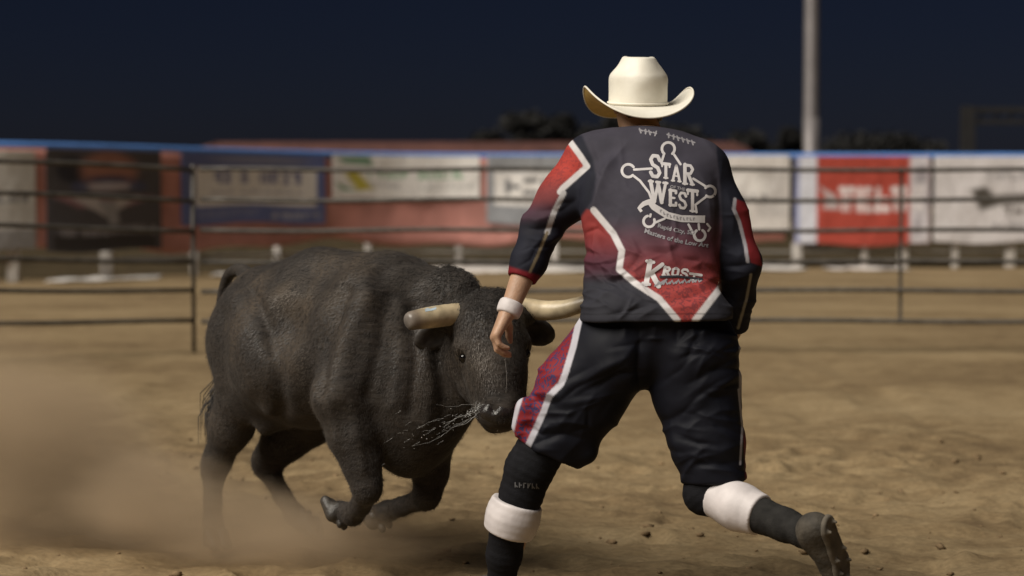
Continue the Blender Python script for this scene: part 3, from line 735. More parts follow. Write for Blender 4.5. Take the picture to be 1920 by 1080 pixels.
# back line: hooks, loin, withers, muscle crest
F.cone(B(486, 545, 7.28), B(600, 524, 6.99), 0.075, 0.095, 0.10)
F.cone(B(600, 524, 6.99), B(735, 540, 6.72), 0.095, 0.11, 0.10)
F.cone(B(735, 540, 6.72), B(845, 562, 6.60), 0.11, 0.09, 0.08)                # crest of the neck
F.ell(B(842, 550, 6.60), (0.12, 0.08, 0.085), 0.04, BROT)                     # hump
# neck
F.cone(B(770, 640, 6.76), B(895, 640, 6.54), 0.200, 0.125, 0.07, (BW, 0.80))
F.cone(B(805, 730, 6.72), B(880, 710, 6.53), 0.140, 0.080, 0.07)               # throat
F.cone(B(805, 800, 6.68), B(873, 752, 6.54), 0.085, 0.055, 0.05)               # dewlap
F.ell(B(768, 828, 6.63), (0.10, 0.10, 0.125), 0.06, BROT)                      # brisket
# near shoulder and fore leg
F.ell(B(672, 640, 6.60), (0.15, 0.10, 0.24), 0.07, BROT)
F.cone(B(690, 610, 6.60), B(640, 745, 6.53), 0.10, 0.105, 0.06)
F.chain([(B(644, 735, 6.53), 0.100), (B(660, 815, 6.515), 0.082), (B(678, 872, 6.505), 0.060), (B(688, 908, 6.50), 0.053)], 0.04)
F.ell(B(688, 914, 6.49), (0.054, 0.050, 0.058), 0.02, BROT)                     # knee
F.chain([(B(688, 922, 6.50), 0.043), (B(676, 948, 6.58), 0.036), (B(664, 962, 6.645), 0.036)], 0.02)
F.ell(B(662, 964, 6.65), (0.042, 0.040, 0.043), 0.02, BROT)                     # fetlock
F.cone(B(658, 965, 6.66), B(638, 956, 6.70), 0.036, 0.036, 0.02)
# far fore leg
F.ell(B(800, 790, 6.78), (0.11, 0.09, 0.16), 0.06, BROT)
F.chain([(B(806, 830, 6.78), 0.085), (B(808, 885, 6.765), 0.060), (B(802, 925, 6.75), 0.050)], 0.04)
F.ell(B(800, 930, 6.745), (0.052, 0.048, 0.055), 0.02, BROT)
F.chain([(B(796, 934, 6.76), 0.042), (B(752, 950, 6.88), 0.034), (B(728, 958, 6.94), 0.038), (B(712, 960, 6.98), 0.035)], 0.02)
# near hind leg
F.ell(B(462, 660, 7.14), (0.17, 0.09, 0.22), 0.05, BROT)
F.ell(B(476, 722, 7.08), (0.11, 0.075, 0.14), 0.05, BROT)
F.chain([(B(456, 725, 7.14), 0.115), (B(432, 800, 7.21), 0.085), (B(408, 862, 7.28), 0.055), (B(402, 884, 7.30), 0.050)], 0.05, (BW, 0.8))
F.ell(B(398, 878, 7.31), (0.052, 0.042, 0.060), 0.02, BROT)                     # hock
F.chain([(B(400, 890, 7.30), 0.042), (B(399, 945, 7.27), 0.034), (B(399, 978, 7.255), 0.036)], 0.02)
F.ell(B(399, 984, 7.25), (0.041, 0.040, 0.042), 0.02, BROT)
F.cone(B(399, 986, 7.25), B(403, 1004, 7.23), 0.036, 0.040, 0.02)
# far hind leg
F.ell(B(580, 745, 7.40), (0.17, 0.11, 0.19), 0.07, BROT)
F.chain([(B(585, 765, 7.38), 0.115), (B(535, 822, 7.42), 0.085), (B(503, 862, 7.46), 0.056), (B(500, 872, 7.46), 0.050)], 0.05)
F.ell(B(496, 868, 7.47), (0.050, 0.042, 0.060), 0.02, BROT)
F.chain([(B(503, 882, 7.45), 0.042), (B(530, 930, 7.40), 0.034), (B(552, 962, 7.36), 0.036)], 0.02)
F.ell(B(554, 966, 7.355), (0.041, 0.040, 0.042), 0.02, BROT)
F.cone(B(556, 968, 7.35), B(572, 984, 7.32), 0.036, 0.040, 0.02)
# sheath and bag
F.chain([(B(520, 780, 7.06), 0.055), (B(498, 802, 7.05), 0.030)], 0.05)
F.ell(B(455, 790, 7.33), (0.055, 0.06, 0.09), 0.03)
# flank hollow, hook bone
F.ell(B(488, 560, 7.02), (0.07, 0.045, 0.05), 0.05, BROT)
F.ell(B(535, 600, 6.72), (0.09, 0.05, 0.10), 0.08, BROT, op='s')
F.cone(B(532, 650, 6.80), B(508, 770, 6.86), 0.022, 0.018, 0.05)          # flank fold
# head: face direction leans down and to the camera's right
poll = B(918, 575, 6.42); muz = B(944, 772, 6.29)
HZ = Vector(poll - muz).normalized()                       # up along the face
HX = Vector((0.975, 0.22, 0.03)); HX = (HX - HZ * HX.dot(HZ)).normalized(); HY = HZ.cross(HX).normalized()   # HY points into the skull
if HY.y < 0: HY = -HY
HROT = axes(HX, HY, HZ)
def H(x, y, z): return np.array(Vector(poll) + HX * x + HY * y + HZ * z)
F.ell(H(0, 0.03, -0.035), (0.112, 0.105, 0.075), 0.04, HROT)
F.ell(H(0, 0.055, -0.11), (0.122, 0.115, 0.12), 0.05, HROT)                       # forehead
F.ell(H(0, 0.02, 0.02), (0.085, 0.07, 0.045), 0.04, HROT)                         # poll
F.chain([(H(0, 0.03, -0.14), 0.108), (H(0, 0.02, -0.23), 0.094), (H(0, 0.015, -0.33), 0.082)], 0.05, (HY, 0.95))
F.ell(H(0, 0.02, -0.368), (0.094, 0.074, 0.057), 0.03, HROT)                      # muzzle
F.chain([(H(-0.075, 0.13, -0.15), 0.070), (H(-0.05, 0.11, -0.26), 0.045), (H(-0.03, 0.08, -0.36), 0.036)], 0.035)    # jaw
F.chain([(H(0.075, 0.13, -0.15), 0.070), (H(0.05, 0.11, -0.26), 0.045), (H(0.03, 0.08, -0.36), 0.036)], 0.035)
F.ell(H(0, 0.085, -0.385), (0.055, 0.055, 0.030), 0.02, HROT)                     # chin
for s in (-1, 1):
    F.ell(H(s * 0.104, 0.02, -0.135), (0.030, 0.035, 0.028), 0.025, HROT)         # brow
    F.ell(H(s * 0.112, 0.005, -0.168), (0.020, 0.018, 0.015), 0.012, HROT, op='s')
    F.ell(H(s * 0.046, -0.052, -0.372), (0.016, 0.022, 0.019), 0.012, HROT, op='s')   # nostril
    F.chain([(H(s * 0.105, 0.06, -0.02), 0.045), (H(s * 0.145, 0.06, -0.012), 0.040)], 0.03)   # horn boss
F.cone(H(-0.08, 0.045, -0.395), H(0.08, 0.045, -0.395), 0.008, 0.008, 0.012, op='s')       # mouth line
F.cone(H(-0.08, 0.045, -0.395), H(-0.085, 0.085, -0.33), 0.008, 0.006, 0.012, op='s')
# folds of loose hide on the near side of the neck
for a, b, D in (((800, 600), (812, 720), 6.56), ((768, 600), (772, 740), 6.56), ((735, 600), (722, 760), 6.55)):
    F.cone(B(*a, D), B(*b, D + 0.02), 0.012, 0.010, 0.05)
me = F.mesh(3, 'bull')
v = coords(me); nv = normals(me)
loc = np.stack([(v - np.array(barrel)) @ np.array(BU), (v - np.array(barrel)) @ np.array(BW), v[:, 2]], -1)
# ribs, muscle and hide relief
rib = np.sin(loc[:, 0] * 48 + loc[:, 2] * 6) * sm(0.42, 0.1, np.abs(loc[:, 0] - 0.02)) * sm(0.55, 0.68, v[:, 2]) * sm(1.02, 0.9, v[:, 2]) * 0.0022
hide = 0.008 * fbm(v * np.array([7, 7, 5.0]), 2, 4) + 0.0010 * fbm(v * 30, 2, 9)
fold = 0.006 * np.sin(loc[:, 0] * 70 + 9 * fbm(v * 5, 2, 3)) * sm(0.35, 0.5, loc[:, 0]) * sm(0.95, 0.85, loc[:, 0]) * sm(0.30, 0.5, v[:, 2])
low = sm(0.42, 0.55, v[:, 2])
pxb, pyb = PIX(v); near = sm(0.25, -0.25, nv[:, 1])
def groove(pts, amp, w):
    q = seg_d(pxb, pyb, pts); return amp * np.exp(-(q / w) ** 2)
sculpt = (groove([(470, 545), (505, 620), (520, 700), (528, 770)], -0.022, 16) + groove([(545, 560), (552, 640), (548, 730)], 0.007, 20) + groove([(440, 560), (455, 640), (470, 720)], 0.012, 26)
  + groove([(650, 545), (612, 640), (600, 730)], -0.020, 15) + groove([(690, 560), (650, 660), (640, 740)], 0.013, 22) + groove([(725, 560), (712, 650), (690, 740)], -0.013, 13)
  + groove([(752, 570), (750, 660), (735, 760)], 0.010, 12) + groove([(775, 575), (780, 670), (768, 770)], -0.012, 10) + groove([(798, 640), (808, 710), (800, 790)], 0.008, 10)
  + groove([(822, 660), (832, 720), (830, 780)], -0.009, 9) + groove([(425, 590), (412, 660), (420, 740)], -0.009, 14) + groove([(660, 760), (672, 830), (682, 880)], 0.005, 9) + groove([(632, 770), (645, 830)], -0.006, 9)
  + groove([(560, 490), (600, 520), (620, 560)], -0.006, 18) + groove([(872, 690), (890, 740), (915, 770)], -0.006, 9) + groove([(480, 510), (455, 530), (430, 570)], 0.008, 14))
displace(me, rib + hide * (0.25 + 0.75 * low) + fold * low * 0.6 + sculpt * near)
at = me.attributes.new('dusty', 'FLOAT', 'POINT')
dusty = np.clip(0.15 + 0.85 * sm(0.55, 1.05, v[:, 2]) + 0.2 * sm(0.25, 0.1, v[:, 2]), 0, 1) * sm(0.62, 0.3, loc[:, 0])  # dust, heavier up the body so the lit back is painted in too
at.data.foreach_set('value', (0.25 + 0.75 * dusty).astype(np.float32))
def bpart(name, me_, mat, parent=bull):
    o = link(name, me_, mat); under(o, parent); return o
body = bpart('body', me, M['coat'])
tag(bull, 'dusty black bull lunging with head down and both front legs folded', 'bull')
bvh_bull = BVHTree.FromPolygons([tuple(x) for x in coords(me)], [tuple(p.vertices) for p in me.polygons])

def horn(pts, radii, blunt, label):
    n = 24; seg = 40; pts = [np.array(p) for p in pts]
    t = np.linspace(0, 1, seg); k = np.linspace(0, 1, len(pts))
    # smooth curve through the points
    c = np.stack([np.interp(t, k, [p[i] for p in pts]) for i in range(3)], -1)
    for _ in range(8): c[1:-1] = c[1:-1] * 0.5 + 0.25 * (c[:-2] + c[2:])
    rr = np.interp(t, k, radii)
    if blunt: rr[-4:] *= np.array([0.985, 0.95, 0.86, 0.66])
    mb = MB(); mb.tube([Vector(p) for p in c], list(rr), n)
    me_ = pyd(mb.v, mb.f, 'horn'); al = me_.attributes.new('along', 'FLOAT', 'POINT'); al.data.foreach_set('value', np.repeat(t, n).astype(np.float32))
    vv = coords(me_); displace(me_, 0.0012 * fbm(vv * 60, 2, 2) + 0.0008 * np.sin(np.repeat(t, n) * 130) * sm(0.35, 0.1, np.repeat(t, n)))
    o = bpart('horn', me_, M['horn']); o['label'] = label; return o
near_horn = horn([B(872, 588, 6.44), B(846, 590, 6.42), B(815, 594, 6.38), B(788, 598, 6.345), B(762, 603, 6.32)], [0.036, 0.0375, 0.037, 0.0345, 0.0305], True, 'blunt sawn-off horn with grey tip')
horn([B(962, 577, 6.50), B(985, 578, 6.50), B(1022, 583, 6.49), B(1060, 580, 6.46), B(1100, 568, 6.42), B(1124, 556, 6.40)], [0.036, 0.036, 0.034, 0.031, 0.026, 0.019], True, 'horn reaching behind the man\'s hip')
# ears
def ear(base, tip, wide, droop, label):
    Fe = Field(np.minimum(base, tip) - 0.12, np.maximum(base, tip) + 0.12, 0.006)
    ax = np.array(tip) - np.array(base); mid = np.array(base) + ax * 0.55
    X = Vector(ax).normalized(); N = Vector(droop).normalized(); N = (N - X * N.dot(X)).normalized(); Yv = N.cross(X)
    rot = axes(X, Yv, N)
    Fe.ell(mid, (np.linalg.norm(ax) * 0.56, wide, 0.022), 0.02, rot)
    Fe.cone(base, mid, 0.028, 0.03, 0.03)
    Fe.ell(mid + np.array(N) * 0.026, (np.linalg.norm(ax) * 0.42, wide * 0.7, 0.02), 0.015, rot, op='s')
    m_ = Fe.mesh(2, 'ear'); displace(m_, 0.003 * fbm(coords(m_) * 40, 2, 3)); o = bpart('ear', m_, M['curl']); return o
ear(B(862, 612, 6.50), B(784, 640, 6.45), 0.055, (-0.1, -0.9, -0.35), '')
ear(B(968, 608, 6.58), B(1034, 632, 6.57), 0.052, (0.1, -0.9, -0.35), '')
# eyes
for s in (-1, 1):
    bm = bmesh.new(); bmesh.ops.create_uvsphere(bm, u_segments=20, v_segments=12, radius=0.017); mm = bpy.data.meshes.new('eye'); bm.to_mesh(mm); bm.free()
    mm.transform(Matrix.Translation(Vector(H(s * 0.106, 0.018, -0.168)))); mm.polygons.foreach_set('use_smooth', np.ones(len(mm.polygons), dtype=bool)); bpart('eye', mm, M['eye'])
# bare wet nose pad
Fn = Field(H(0, 0, -0.37) - 0.13, H(0, 0, -0.37) + 0.13, 0.006)
Fn.ell(H(0, -0.010, -0.369), (0.086, 0.050, 0.046), 0.02, HROT); Fn.ell(H(0, 0.005, -0.40), (0.055, 0.035, 0.02), 0.02, HROT)
for s in (-1, 1): Fn.ell(H(s * 0.044, -0.060, -0.368), (0.015, 0.024, 0.018), 0.012, HROT, op='s')
bpart('nose', Fn.mesh(2, 'nose'), M['muzzle'])
# hooves: each a cloven pair
def hoof(c, fwd, up):
    c = np.array(c); fw = Vector(fwd).normalized(); upv = Vector(up); upv = (upv - fw * upv.dot(fw)).normalized(); sd = fw.cross(upv)
    Fh = Field(c - 0.13, c + 0.13, 0.005)
    for s in (-1, 1):
        b = c + np.array(sd) * s * 0.024
        Fh.chain([(b - np.array(fw) * 0.012 + np.array(upv) * 0.028, 0.027), (b + np.array(fw) * 0.035 - np.array(upv) * 0.004, 0.021)], 0.012)
        Fh.ell(b - np.array(fw) * 0.02 , (0.024, 0.024, 0.024), 0.015)
        Fh.ell(c - np.array(fw) * 0.050 + np.array(upv) * 0.045 + np.array(sd) * s * 0.02, (0.014, 0.012, 0.018), 0.01)     # dewclaw
    Fh.cut(c - np.array(upv) * 0.022, -np.array(upv), 0.004)
    bpart('hoof', Fh.mesh(1, 'hoof'), M['hoof'])
hoof(P(406, 1017, 7.20), (0.55, -0.8, -0.1), (0, 0, 1))
hoof(P(580, 992, 7.30), (0.75, -0.55, -0.35), (0.1, 0.3, 1))
hoof(P(630, 951, 6.715), (-0.85, 0.35, 0.35), (0.30, 0.3, 0.9) if False else (-0.35, -0.2, -0.9))
hoof(P(701, 962, 7.00), (-0.8, 0.55, 0.05), (0.1, 0.2, -1))
# tail
mb = MB(); tp = [B(475, 530, 7.40), B(452, 503, 7.46), B(428, 512, 7.54), B(414, 560, 7.60), B(410, 640, 7.60), B(414, 730, 7.56)]
t = np.linspace(0, 5, 40); c = np.stack([np.interp(t, range(6), [p[i] for p in tp]) for i in range(3)], -1)
for _ in range(10): c[1:-1] = c[1:-1] * 0.5 + 0.25 * (c[:-2] + c[2:])
mb.tube([Vector(p) for p in c], list(np.interp(t, [0, 1, 5], [0.045, 0.026, 0.014])), 10)
tail = bpart('tail', pyd(mb.v, mb.f, 'tail'), M['coat'])
mb = MB(); r = random.Random(3)
for i in range(140):
    e = Vector(c[-1]); d = Vector((r.gauss(0, 0.018), r.gauss(0, 0.018), 0)); q = e + d * 0.3 + Vector((0, 0, r.uniform(-0.02, 0.06)))
    L_ = r.uniform(0.12, 0.24); mb.tube([q, q + d * 1.6 + Vector((-0.01, 0, -L_ * 0.5)), q + d * 1.5 + Vector((-0.015, 0, -L_))], [0.0025, 0.002, 0.0006], 4, False)
o = link('tail_hair', pyd(mb.v, mb.f, 'tail_hair'), M['curl']); under(o, bull); o['kind'] = 'stuff'
# curly hair on the poll and hump, longer coat on the crest
def curls(name, n, pick, length, rad, curl, seed):
    r = np.random.default_rng(seed); V = coords(me); NN = normals(me); wt = pick(V); wt = wt / wt.sum(); mb = MB()
    for i in r.choice(len(V), n, p=wt):
        p = Vector(V[i] + r.normal(0, 0.004, 3)); nn = Vector(NN[i]); a = Vector(r.standard_normal(3)); a = (a - nn * a.dot(nn)).normalized(); b = nn.cross(a)
        L_ = length * r.uniform(0.6, 1.3); ph = r.uniform(0, 6.28); pts = []
        for k in range(6):
            s = k / 5; pts.append(p + nn * (L_ * 0.30 * s) + a * (curl * (math.cos(ph + s * 5) - math.cos(ph)) + L_ * 0.7 * s) + b * (curl * (math.sin(ph + s * 5) - math.sin(ph))) - UPV * (L_ * 0.35 * s * s))
        mb.tube(pts, [rad, rad, rad, rad * 0.8, rad * 0.5, rad * 0.2], 3, False)
    o = link(name, pyd(mb.v, mb.f, name), M['curl']); under(o, bull); o['kind'] = 'stuff'
hp = np.array(H(0, 0, -0.03)); hm = B(852, 520, 6.56)
def in_poll(V):
    q = V - hp; x = q @ np.array(HX); y = q @ np.array(HY); z = q @ np.array(HZ); return sm(0.10, 0.05, np.abs(x)) * sm(-0.12, 0.02, z) * sm(0.13, 0.08, z) * sm(0.14, 0.08, y)
def in_hump(V): return sm(0.12, 0.04, np.linalg.norm(V - hm, axis=1)) * sm(0.97, 1.03, V[:, 2])
curls('forelock', 2600, in_poll, 0.020, 0.0008, 0.004, 5)
curls('hump_hair', 1200, in_hump, 0.018, 0.0008, 0.003, 6)
# the short coat itself: fine blades lying back along the body
r = np.random.default_rng(77); V = coords(me); NN = normals(me); wt = sm(0.35, -0.1, NN[:, 1]) * sm(0.06, 0.14, V[:, 2]); wt = wt * (1 - 0.9 * (np.linalg.norm(V - H(0, 0, -0.37), axis=1) < 0.09)); wt /= wt.sum()
ids = r.choice(len(V), 120000, p=wt); p0 = V[ids] + r.normal(0, 0.004, (len(ids), 3)); nn_ = NN[ids]
flow = -0.75 * np.array(BU) + np.array((0, 0, -0.65)) + 0.45 * np.stack([fbm(p0 * 5, 2, s_) for s_ in (1, 2, 3)], -1)
hd_ = sm(0.34, 0.22, np.linalg.norm(p0 - H(0, 0.05, -0.18), axis=1)); flow = flow * (1 - hd_[:, None]) + np.array(-HZ)[None] * hd_[:, None]
flow += r.normal(0, 0.13, flow.shape); flow -= nn_ * np.sum(flow * nn_, 1)[:, None]; flow /= np.linalg.norm(flow, axis=1)[:, None] + 1e-9
sd_ = np.cross(nn_, flow); L_ = r.uniform(0.007, 0.012, len(ids))[:, None]; w_ = r.uniform(0.0006, 0.0012, len(ids))[:, None]
VV = np.stack([p0 - sd_ * w_ - nn_ * 0.001, p0 + sd_ * w_ - nn_ * 0.001, p0 + flow * L_ + nn_ * L_ * 0.10], 1).reshape(-1, 3)
cm = pyd(VV, np.arange(len(VV)).reshape(-1, 3), 'coat_hair', False)
tone = r.uniform(0.8, 1.2, len(ids)) * (1 + 0.6 * fbm(np.stack([p0 @ np.array(BU) * 4 - p0[:, 2] * 3, p0 @ np.array(BW) * 14, p0[:, 2] * 14 + p0 @ np.array(BU) * 10], -1), 3, 8)); dst = np.clip(fbm(p0 * 5, 3, 40) * 2.2 - 0.1, 0, 1) * np.clip(0.15 + 0.85 * sm(0.5, 1.0, p0[:, 2]), 0, 1)  # dst: dust patches, stronger with height to lighten the lit back
hc = np.array((0.042, 0.0370, 0.034))[None] * tone[:, None]; hc = hc * (1 - 0.6 * dst[:, None]) + np.array((0.16, 0.125, 0.09))[None] * 0.6 * dst[:, None]
set_col(cm, np.concatenate([np.repeat(hc, 3, 0), np.ones((len(VV), 1))], 1))
o = link('coat_hair', cm, attr_mat('coat_hair', 0.5, 0, sheen=0, spec=0.30, soil=0)); under(o, bull); o['kind'] = 'stuff'
# ------------------------------------------------------------------ the bullfighter (seen from behind)
def Q(px, py, D): return np.array(P(px, py, D))
man = empty('person', (0.15, 6.05, 0.0))
def mpart(name, me_, mat, parent=None, label=None):
    o = link(name, me_, mat); p = parent or man
    o.parent = p; o.matrix_parent_inverse = Matrix.Translation(-man.location)
    if label: o['label'] = label
    return o
def subpart(name, me_, mat, parent):
    o = link(name, me_, mat); o.parent = parent; return o      # parts of this thing carry world coordinates, so a child needs no offset
YF = np.array((0, 1.0, 0))
# joints
pel = Q(1232, 625, 6.04); hipL = Q(1150, 650, 6.04); hipR = Q(1308, 655, 6.02)
kneeL = Q(990, 870, 6.04); ankL = Q(940, 1095, 6.14); kneeR = Q(1322, 925, 5.95); ankR = Q(1512, 1000, 5.70)
waist = Q(1222, 545, 6.08); chest_ = Q(1214, 410, 6.17); upch = Q(1212, 325, 6.24); neckb = Q(1204, 262, 6.33); headc = Q(1196, 196, 6.42)
shL = Q(1104, 306, 6.25); elL = Q(1014, 432, 6.23); wrL = Q(957, 576, 6.15)
shR = Q(1318, 322, 6.23); elR = Q(1388, 492, 6.16); wrR = Q(1374, 618, 6.30)
# ---- body: one continuous skin
F = Field((-0.14, 5.55, 0.0), (1.02, 6.62, 1.78), 0.0046)
F.cone(pel, waist, 0.165, 0.145, 0.05, (YF, 0.68)); F.cone(waist, chest_, 0.145, 0.165, 0.05, (YF, 0.68)); F.cone(chest_, upch, 0.165, 0.155, 0.05, (YF, 0.62))
F.cone(upch, neckb, 0.12, 0.065, 0.05); F.cone(neckb, headc, 0.062, 0.060, 0.03)
F.cone(upch, shL, 0.08, 0.065, 0.05); F.cone(upch, shR, 0.08, 0.065, 0.05)
F.chain([(shL, 0.060), (elL, 0.044)], 0.03); F.chain([(shR, 0.060), (elR, 0.044)], 0.03)
mid = (elL + wrL) / 2
F.chain([(elL, 0.044), (elL * 0.7 + wrL * 0.3, 0.046), (wrL, 0.030)], 0.02); F.chain([(elR, 0.044), (elR * 0.7 + wrR * 0.3, 0.046), (wrR, 0.028)], 0.02)
for hip, kn, an in ((hipL, kneeL, ankL), (hipR, kneeR, ankR)):
    F.chain([(hip, 0.095), (hip * 0.5 + kn * 0.5, 0.082), (kn, 0.058)], 0.04)
    F.chain([(kn, 0.057), (kn * 0.7 + an * 0.3, 0.058), (kn * 0.35 + an * 0.65, 0.044), (an, 0.036)], 0.02)
# head, facing away and a little left, chin tucked
HF = Vector((-0.25, 0.93, -0.25)).normalized(); HS = HF.cross(UPV).normalized(); HU = HS.cross(HF).normalized()
hrot = axes(HS, HF, HU)
def HD(x, y, z): return headc + np.array(HS * x + HF * y + HU * z)
F.ell(HD(0, 0, 0.03), (0.076, 0.096, 0.092), 0.03, hrot); F.ell(HD(0, 0.035, -0.045), (0.058, 0.062, 0.075), 0.03, hrot)
F.ell(HD(0, 0.075, -0.095), (0.028, 0.024, 0.022), 0.03, hrot)                                   # chin
F.cone(HD(0, 0.092, 0.02), HD(0, 0.112, -0.022), 0.010, 0.015, 0.015)                            # nose
F.cone(HD(-0.045, 0.08, 0.035), HD(0.045, 0.08, 0.035), 0.014, 0.014, 0.02)                      # brow
for s in (-1, 1):
    F.ell(HD(s * 0.034, 0.096, 0.012), (0.017, 0.014, 0.011), 0.01, hrot, op='s')
    F.ell(HD(s * 0.034, 0.080, 0.012), (0.014, 0.014, 0.012), 0.004, hrot)
    F.ell(HD(s * 0.080, -0.002, -0.005), (0.010, 0.020, 0.031), 0.008, hrot)                     # ear
    F.ell(HD(s * 0.090, 0.004, -0.003), (0.008, 0.011, 0.018), 0.005, hrot, op='s')
F.cone(HD(-0.022, 0.098, -0.055), HD(0.022, 0.098, -0.055), 0.006, 0.006, 0.006)
F.cone(HD(-0.022, 0.107, -0.055), HD(0.022, 0.107, -0.055), 0.0035, 0.0035, 0.004, op='s')
# hands: palm, four unequal bent fingers, thumb from the side of the palm
def hand(w, kn, curl, spread, thumb):
    """w wrist, kn middle knuckle, curl = direction the fingers bend towards, spread = little finger -> index, thumb = outward side"""
    w = np.array(w); kn = np.array(kn); ax = (kn - w) / np.linalg.norm(kn - w); cu = np.array(curl, float); cu /= np.linalg.norm(cu); sp = np.array(spread, float); sp = sp - ax * (sp @ ax); sp /= np.linalg.norm(sp)
    for i, (o_, L_) in enumerate(((-0.034, 0.064), (-0.0115, 0.080), (0.0115, 0.088), (0.034, 0.078))):
        b = kn + sp * o_ - ax * 0.006 * abs(i - 1.6); F.cone(w + sp * o_ * 0.45 + ax * 0.012, b, 0.0185, 0.0140, 0.02)
        d1 = ax * 0.80 + cu * 0.60 + sp * o_ * 1.5; d1 /= np.linalg.norm(d1); d2 = ax * 0.25 + cu * 0.97; d2 /= np.linalg.norm(d2); d3 = -ax * 0.05 + cu * 1.0; d3 /= np.linalg.norm(d3)
        p1 = b + d1 * L_ * 0.46; p2 = p1 + d2 * L_ * 0.32; p3 = p2 + d3 * L_ * 0.24
        F.chain([(b, 0.0112), (p1, 0.0098), (p2, 0.0090), (p3, 0.0078)], 0.003)
    tb = w + ax * 0.028 + sp * 0.026 + cu * 0.008; t1 = tb + (ax * 0.55 + sp * 0.55 + cu * 0.55) * 0.042; t2 = t1 + (ax * 0.85 + cu * 0.45 + sp * 0.1) * 0.030; t3 = t2 + (ax * 0.8 + cu * 0.6) * 0.022
    F.chain([(tb, 0.017), (t1, 0.0125), (t2, 0.0105), (t3, 0.009)], 0.010)
knL = Q(927, 634, 6.13)
hand(wrL + (knL - wrL) * 0.08, knL, (0.75, 0.25, -0.25), (0.1, 1.0, 0.25), 1)
hand(wrR, wrR + np.array((-0.015, 0.05, -0.08)), (-0.7, 0.4, 0.0), (0.2, 0.9, 0.4), 1)
body_me = F.mesh(2, 'body')
mbody = mpart('body', body_me, M['skin'])
tag(man, 'man in white cowboy hat and red and navy jersey running with his back turned', 'person')

# ---- hair below the hat
Fh = Field(headc - 0.16, headc + 0.16, 0.005)
Fh.ell(HD(0, -0.008, 0.035), (0.081, 0.096, 0.094), 0.02, hrot); Fh.cone(HD(-0.04, -0.07, -0.03), HD(0.04, -0.07, -0.03), 0.03, 0.03, 0.03); Fh.cone(HD(-0.035, -0.062, -0.06), HD(0.035, -0.062, -0.06), 0.022, 0.022, 0.03)
Fh.cut(HD(0, 0.045, 0), np.array(HF), 0.01); Fh.cut(Q(1195, 218, 6.43), (0, 0.05, 1), 0.01)
for s in (-1, 1): Fh.ell(HD(s * 0.085, 0.005, -0.012), (0.028, 0.030, 0.042), 0.01, hrot, op='s')
hm_ = Fh.mesh(2, 'hair'); vv = coords(hm_); displace(hm_, 0.0022 * np.sin(vv[:, 0] * 700 + 6 * fbm(vv * 30, 2, 1)) * sm(0.1, -0.02, (vv - headc) @ np.array(HU)) + 0.001)
mpart('hair', hm_, M['hair'])

# ---- jersey
J = Field((-0.12, 5.75, 0.70), (0.92, 6.62, 1.66), 0.0042)
hemc = Q(1226, 592, 6.04)
J.cone(Q(1226, 640, 6.03), Q(1221, 540, 6.07), 0.230, 0.204, 0.05, (YF, 0.70)); J.cone(Q(1221, 540, 6.07), Q(1222, 420, 6.155), 0.204, 0.208, 0.05, (YF, 0.66)); J.cone(Q(1222, 420, 6.155), Q(1214, 345, 6.22), 0.205, 0.180, 0.05, (YF, 0.62))
J.cone(Q(1120, 302, 6.25), Q(1305, 318, 6.23), 0.082, 0.082, 0.07); J.cone(Q(1150, 292, 6.27), Q(1268, 300, 6.26), 0.083, 0.083, 0.06)
J.cone(Q(1204, 312, 6.27), Q(1203, 276, 6.33), 0.10, 0.064, 0.05)                                          # collar
J.ell(Q(1140, 370, 6.13), (0.085, 0.05, 0.11), 0.06); J.ell(Q(1290, 380, 6.12), (0.085, 0.05, 0.11), 0.06)    # shoulder blades
J.chain([(shL, 0.088), (elL * 0.5 + shL * 0.5, 0.076), (elL + np.array((-.003, 0, 0.01)), 0.066)], 0.05)
cuffL = elL * 0.36 + wrL * 0.64
J.chain([(elL, 0.066), (elL * 0.6 + wrL * 0.4, 0.058), (cuffL, 0.047)], 0.02)
J.chain([(shR, 0.088), (elR * 0.5 + shR * 0.5, 0.078), (elR, 0.068)], 0.05); cuffR = elR * 0.05 + wrR * 0.95
J.chain([(elR, 0.067), (elR * 0.5 + wrR * 0.5, 0.060), (cuffR, 0.048)], 0.02)
J.cone(Q(1158, 600, 5.98), Q(1306, 600, 5.97), 0.112, 0.112, 0.05)
J.cut(Q(1226, 597, 6.04), (0.02, 0.0, -1), 0.006, (Q(1226, 625, 6.03), 0.31))
J.ell(hemc + np.array((0, 0, -0.012)), (0.225, 0.150, 0.022), 0.008, op='s')
dL = wrL - elL; J.cut(cuffL, dL, 0.005, (cuffL + dL / np.linalg.norm(dL) * 0.05, 0.085)); J.cone(cuffL - dL * 0.03, wrL, 0.038, 0.038, 0.006, op='s')
dR = wrR - elR; J.cut(cuffR, dR, 0.005, (cuffR + dR / np.linalg.norm(dR) * 0.05, 0.085)); J.cone(cuffR - dR * 0.03, wrR + dR * 0.2, 0.038, 0.038, 0.006, op='s')
J.cut(Q(1203, 264, 6.335), (neckb - upch), 0.005, (Q(1203, 240, 6.35), 0.10)); J.cone(Q(1203, 262, 6.325), headc, 0.058, 0.058, 0.006, op='s')
jm = J.mesh(2, 'jersey'); v = coords(jm); nn = normals(jm); px, py = PIX(v); back = sm(0.35, -0.15, nn[:, 1])
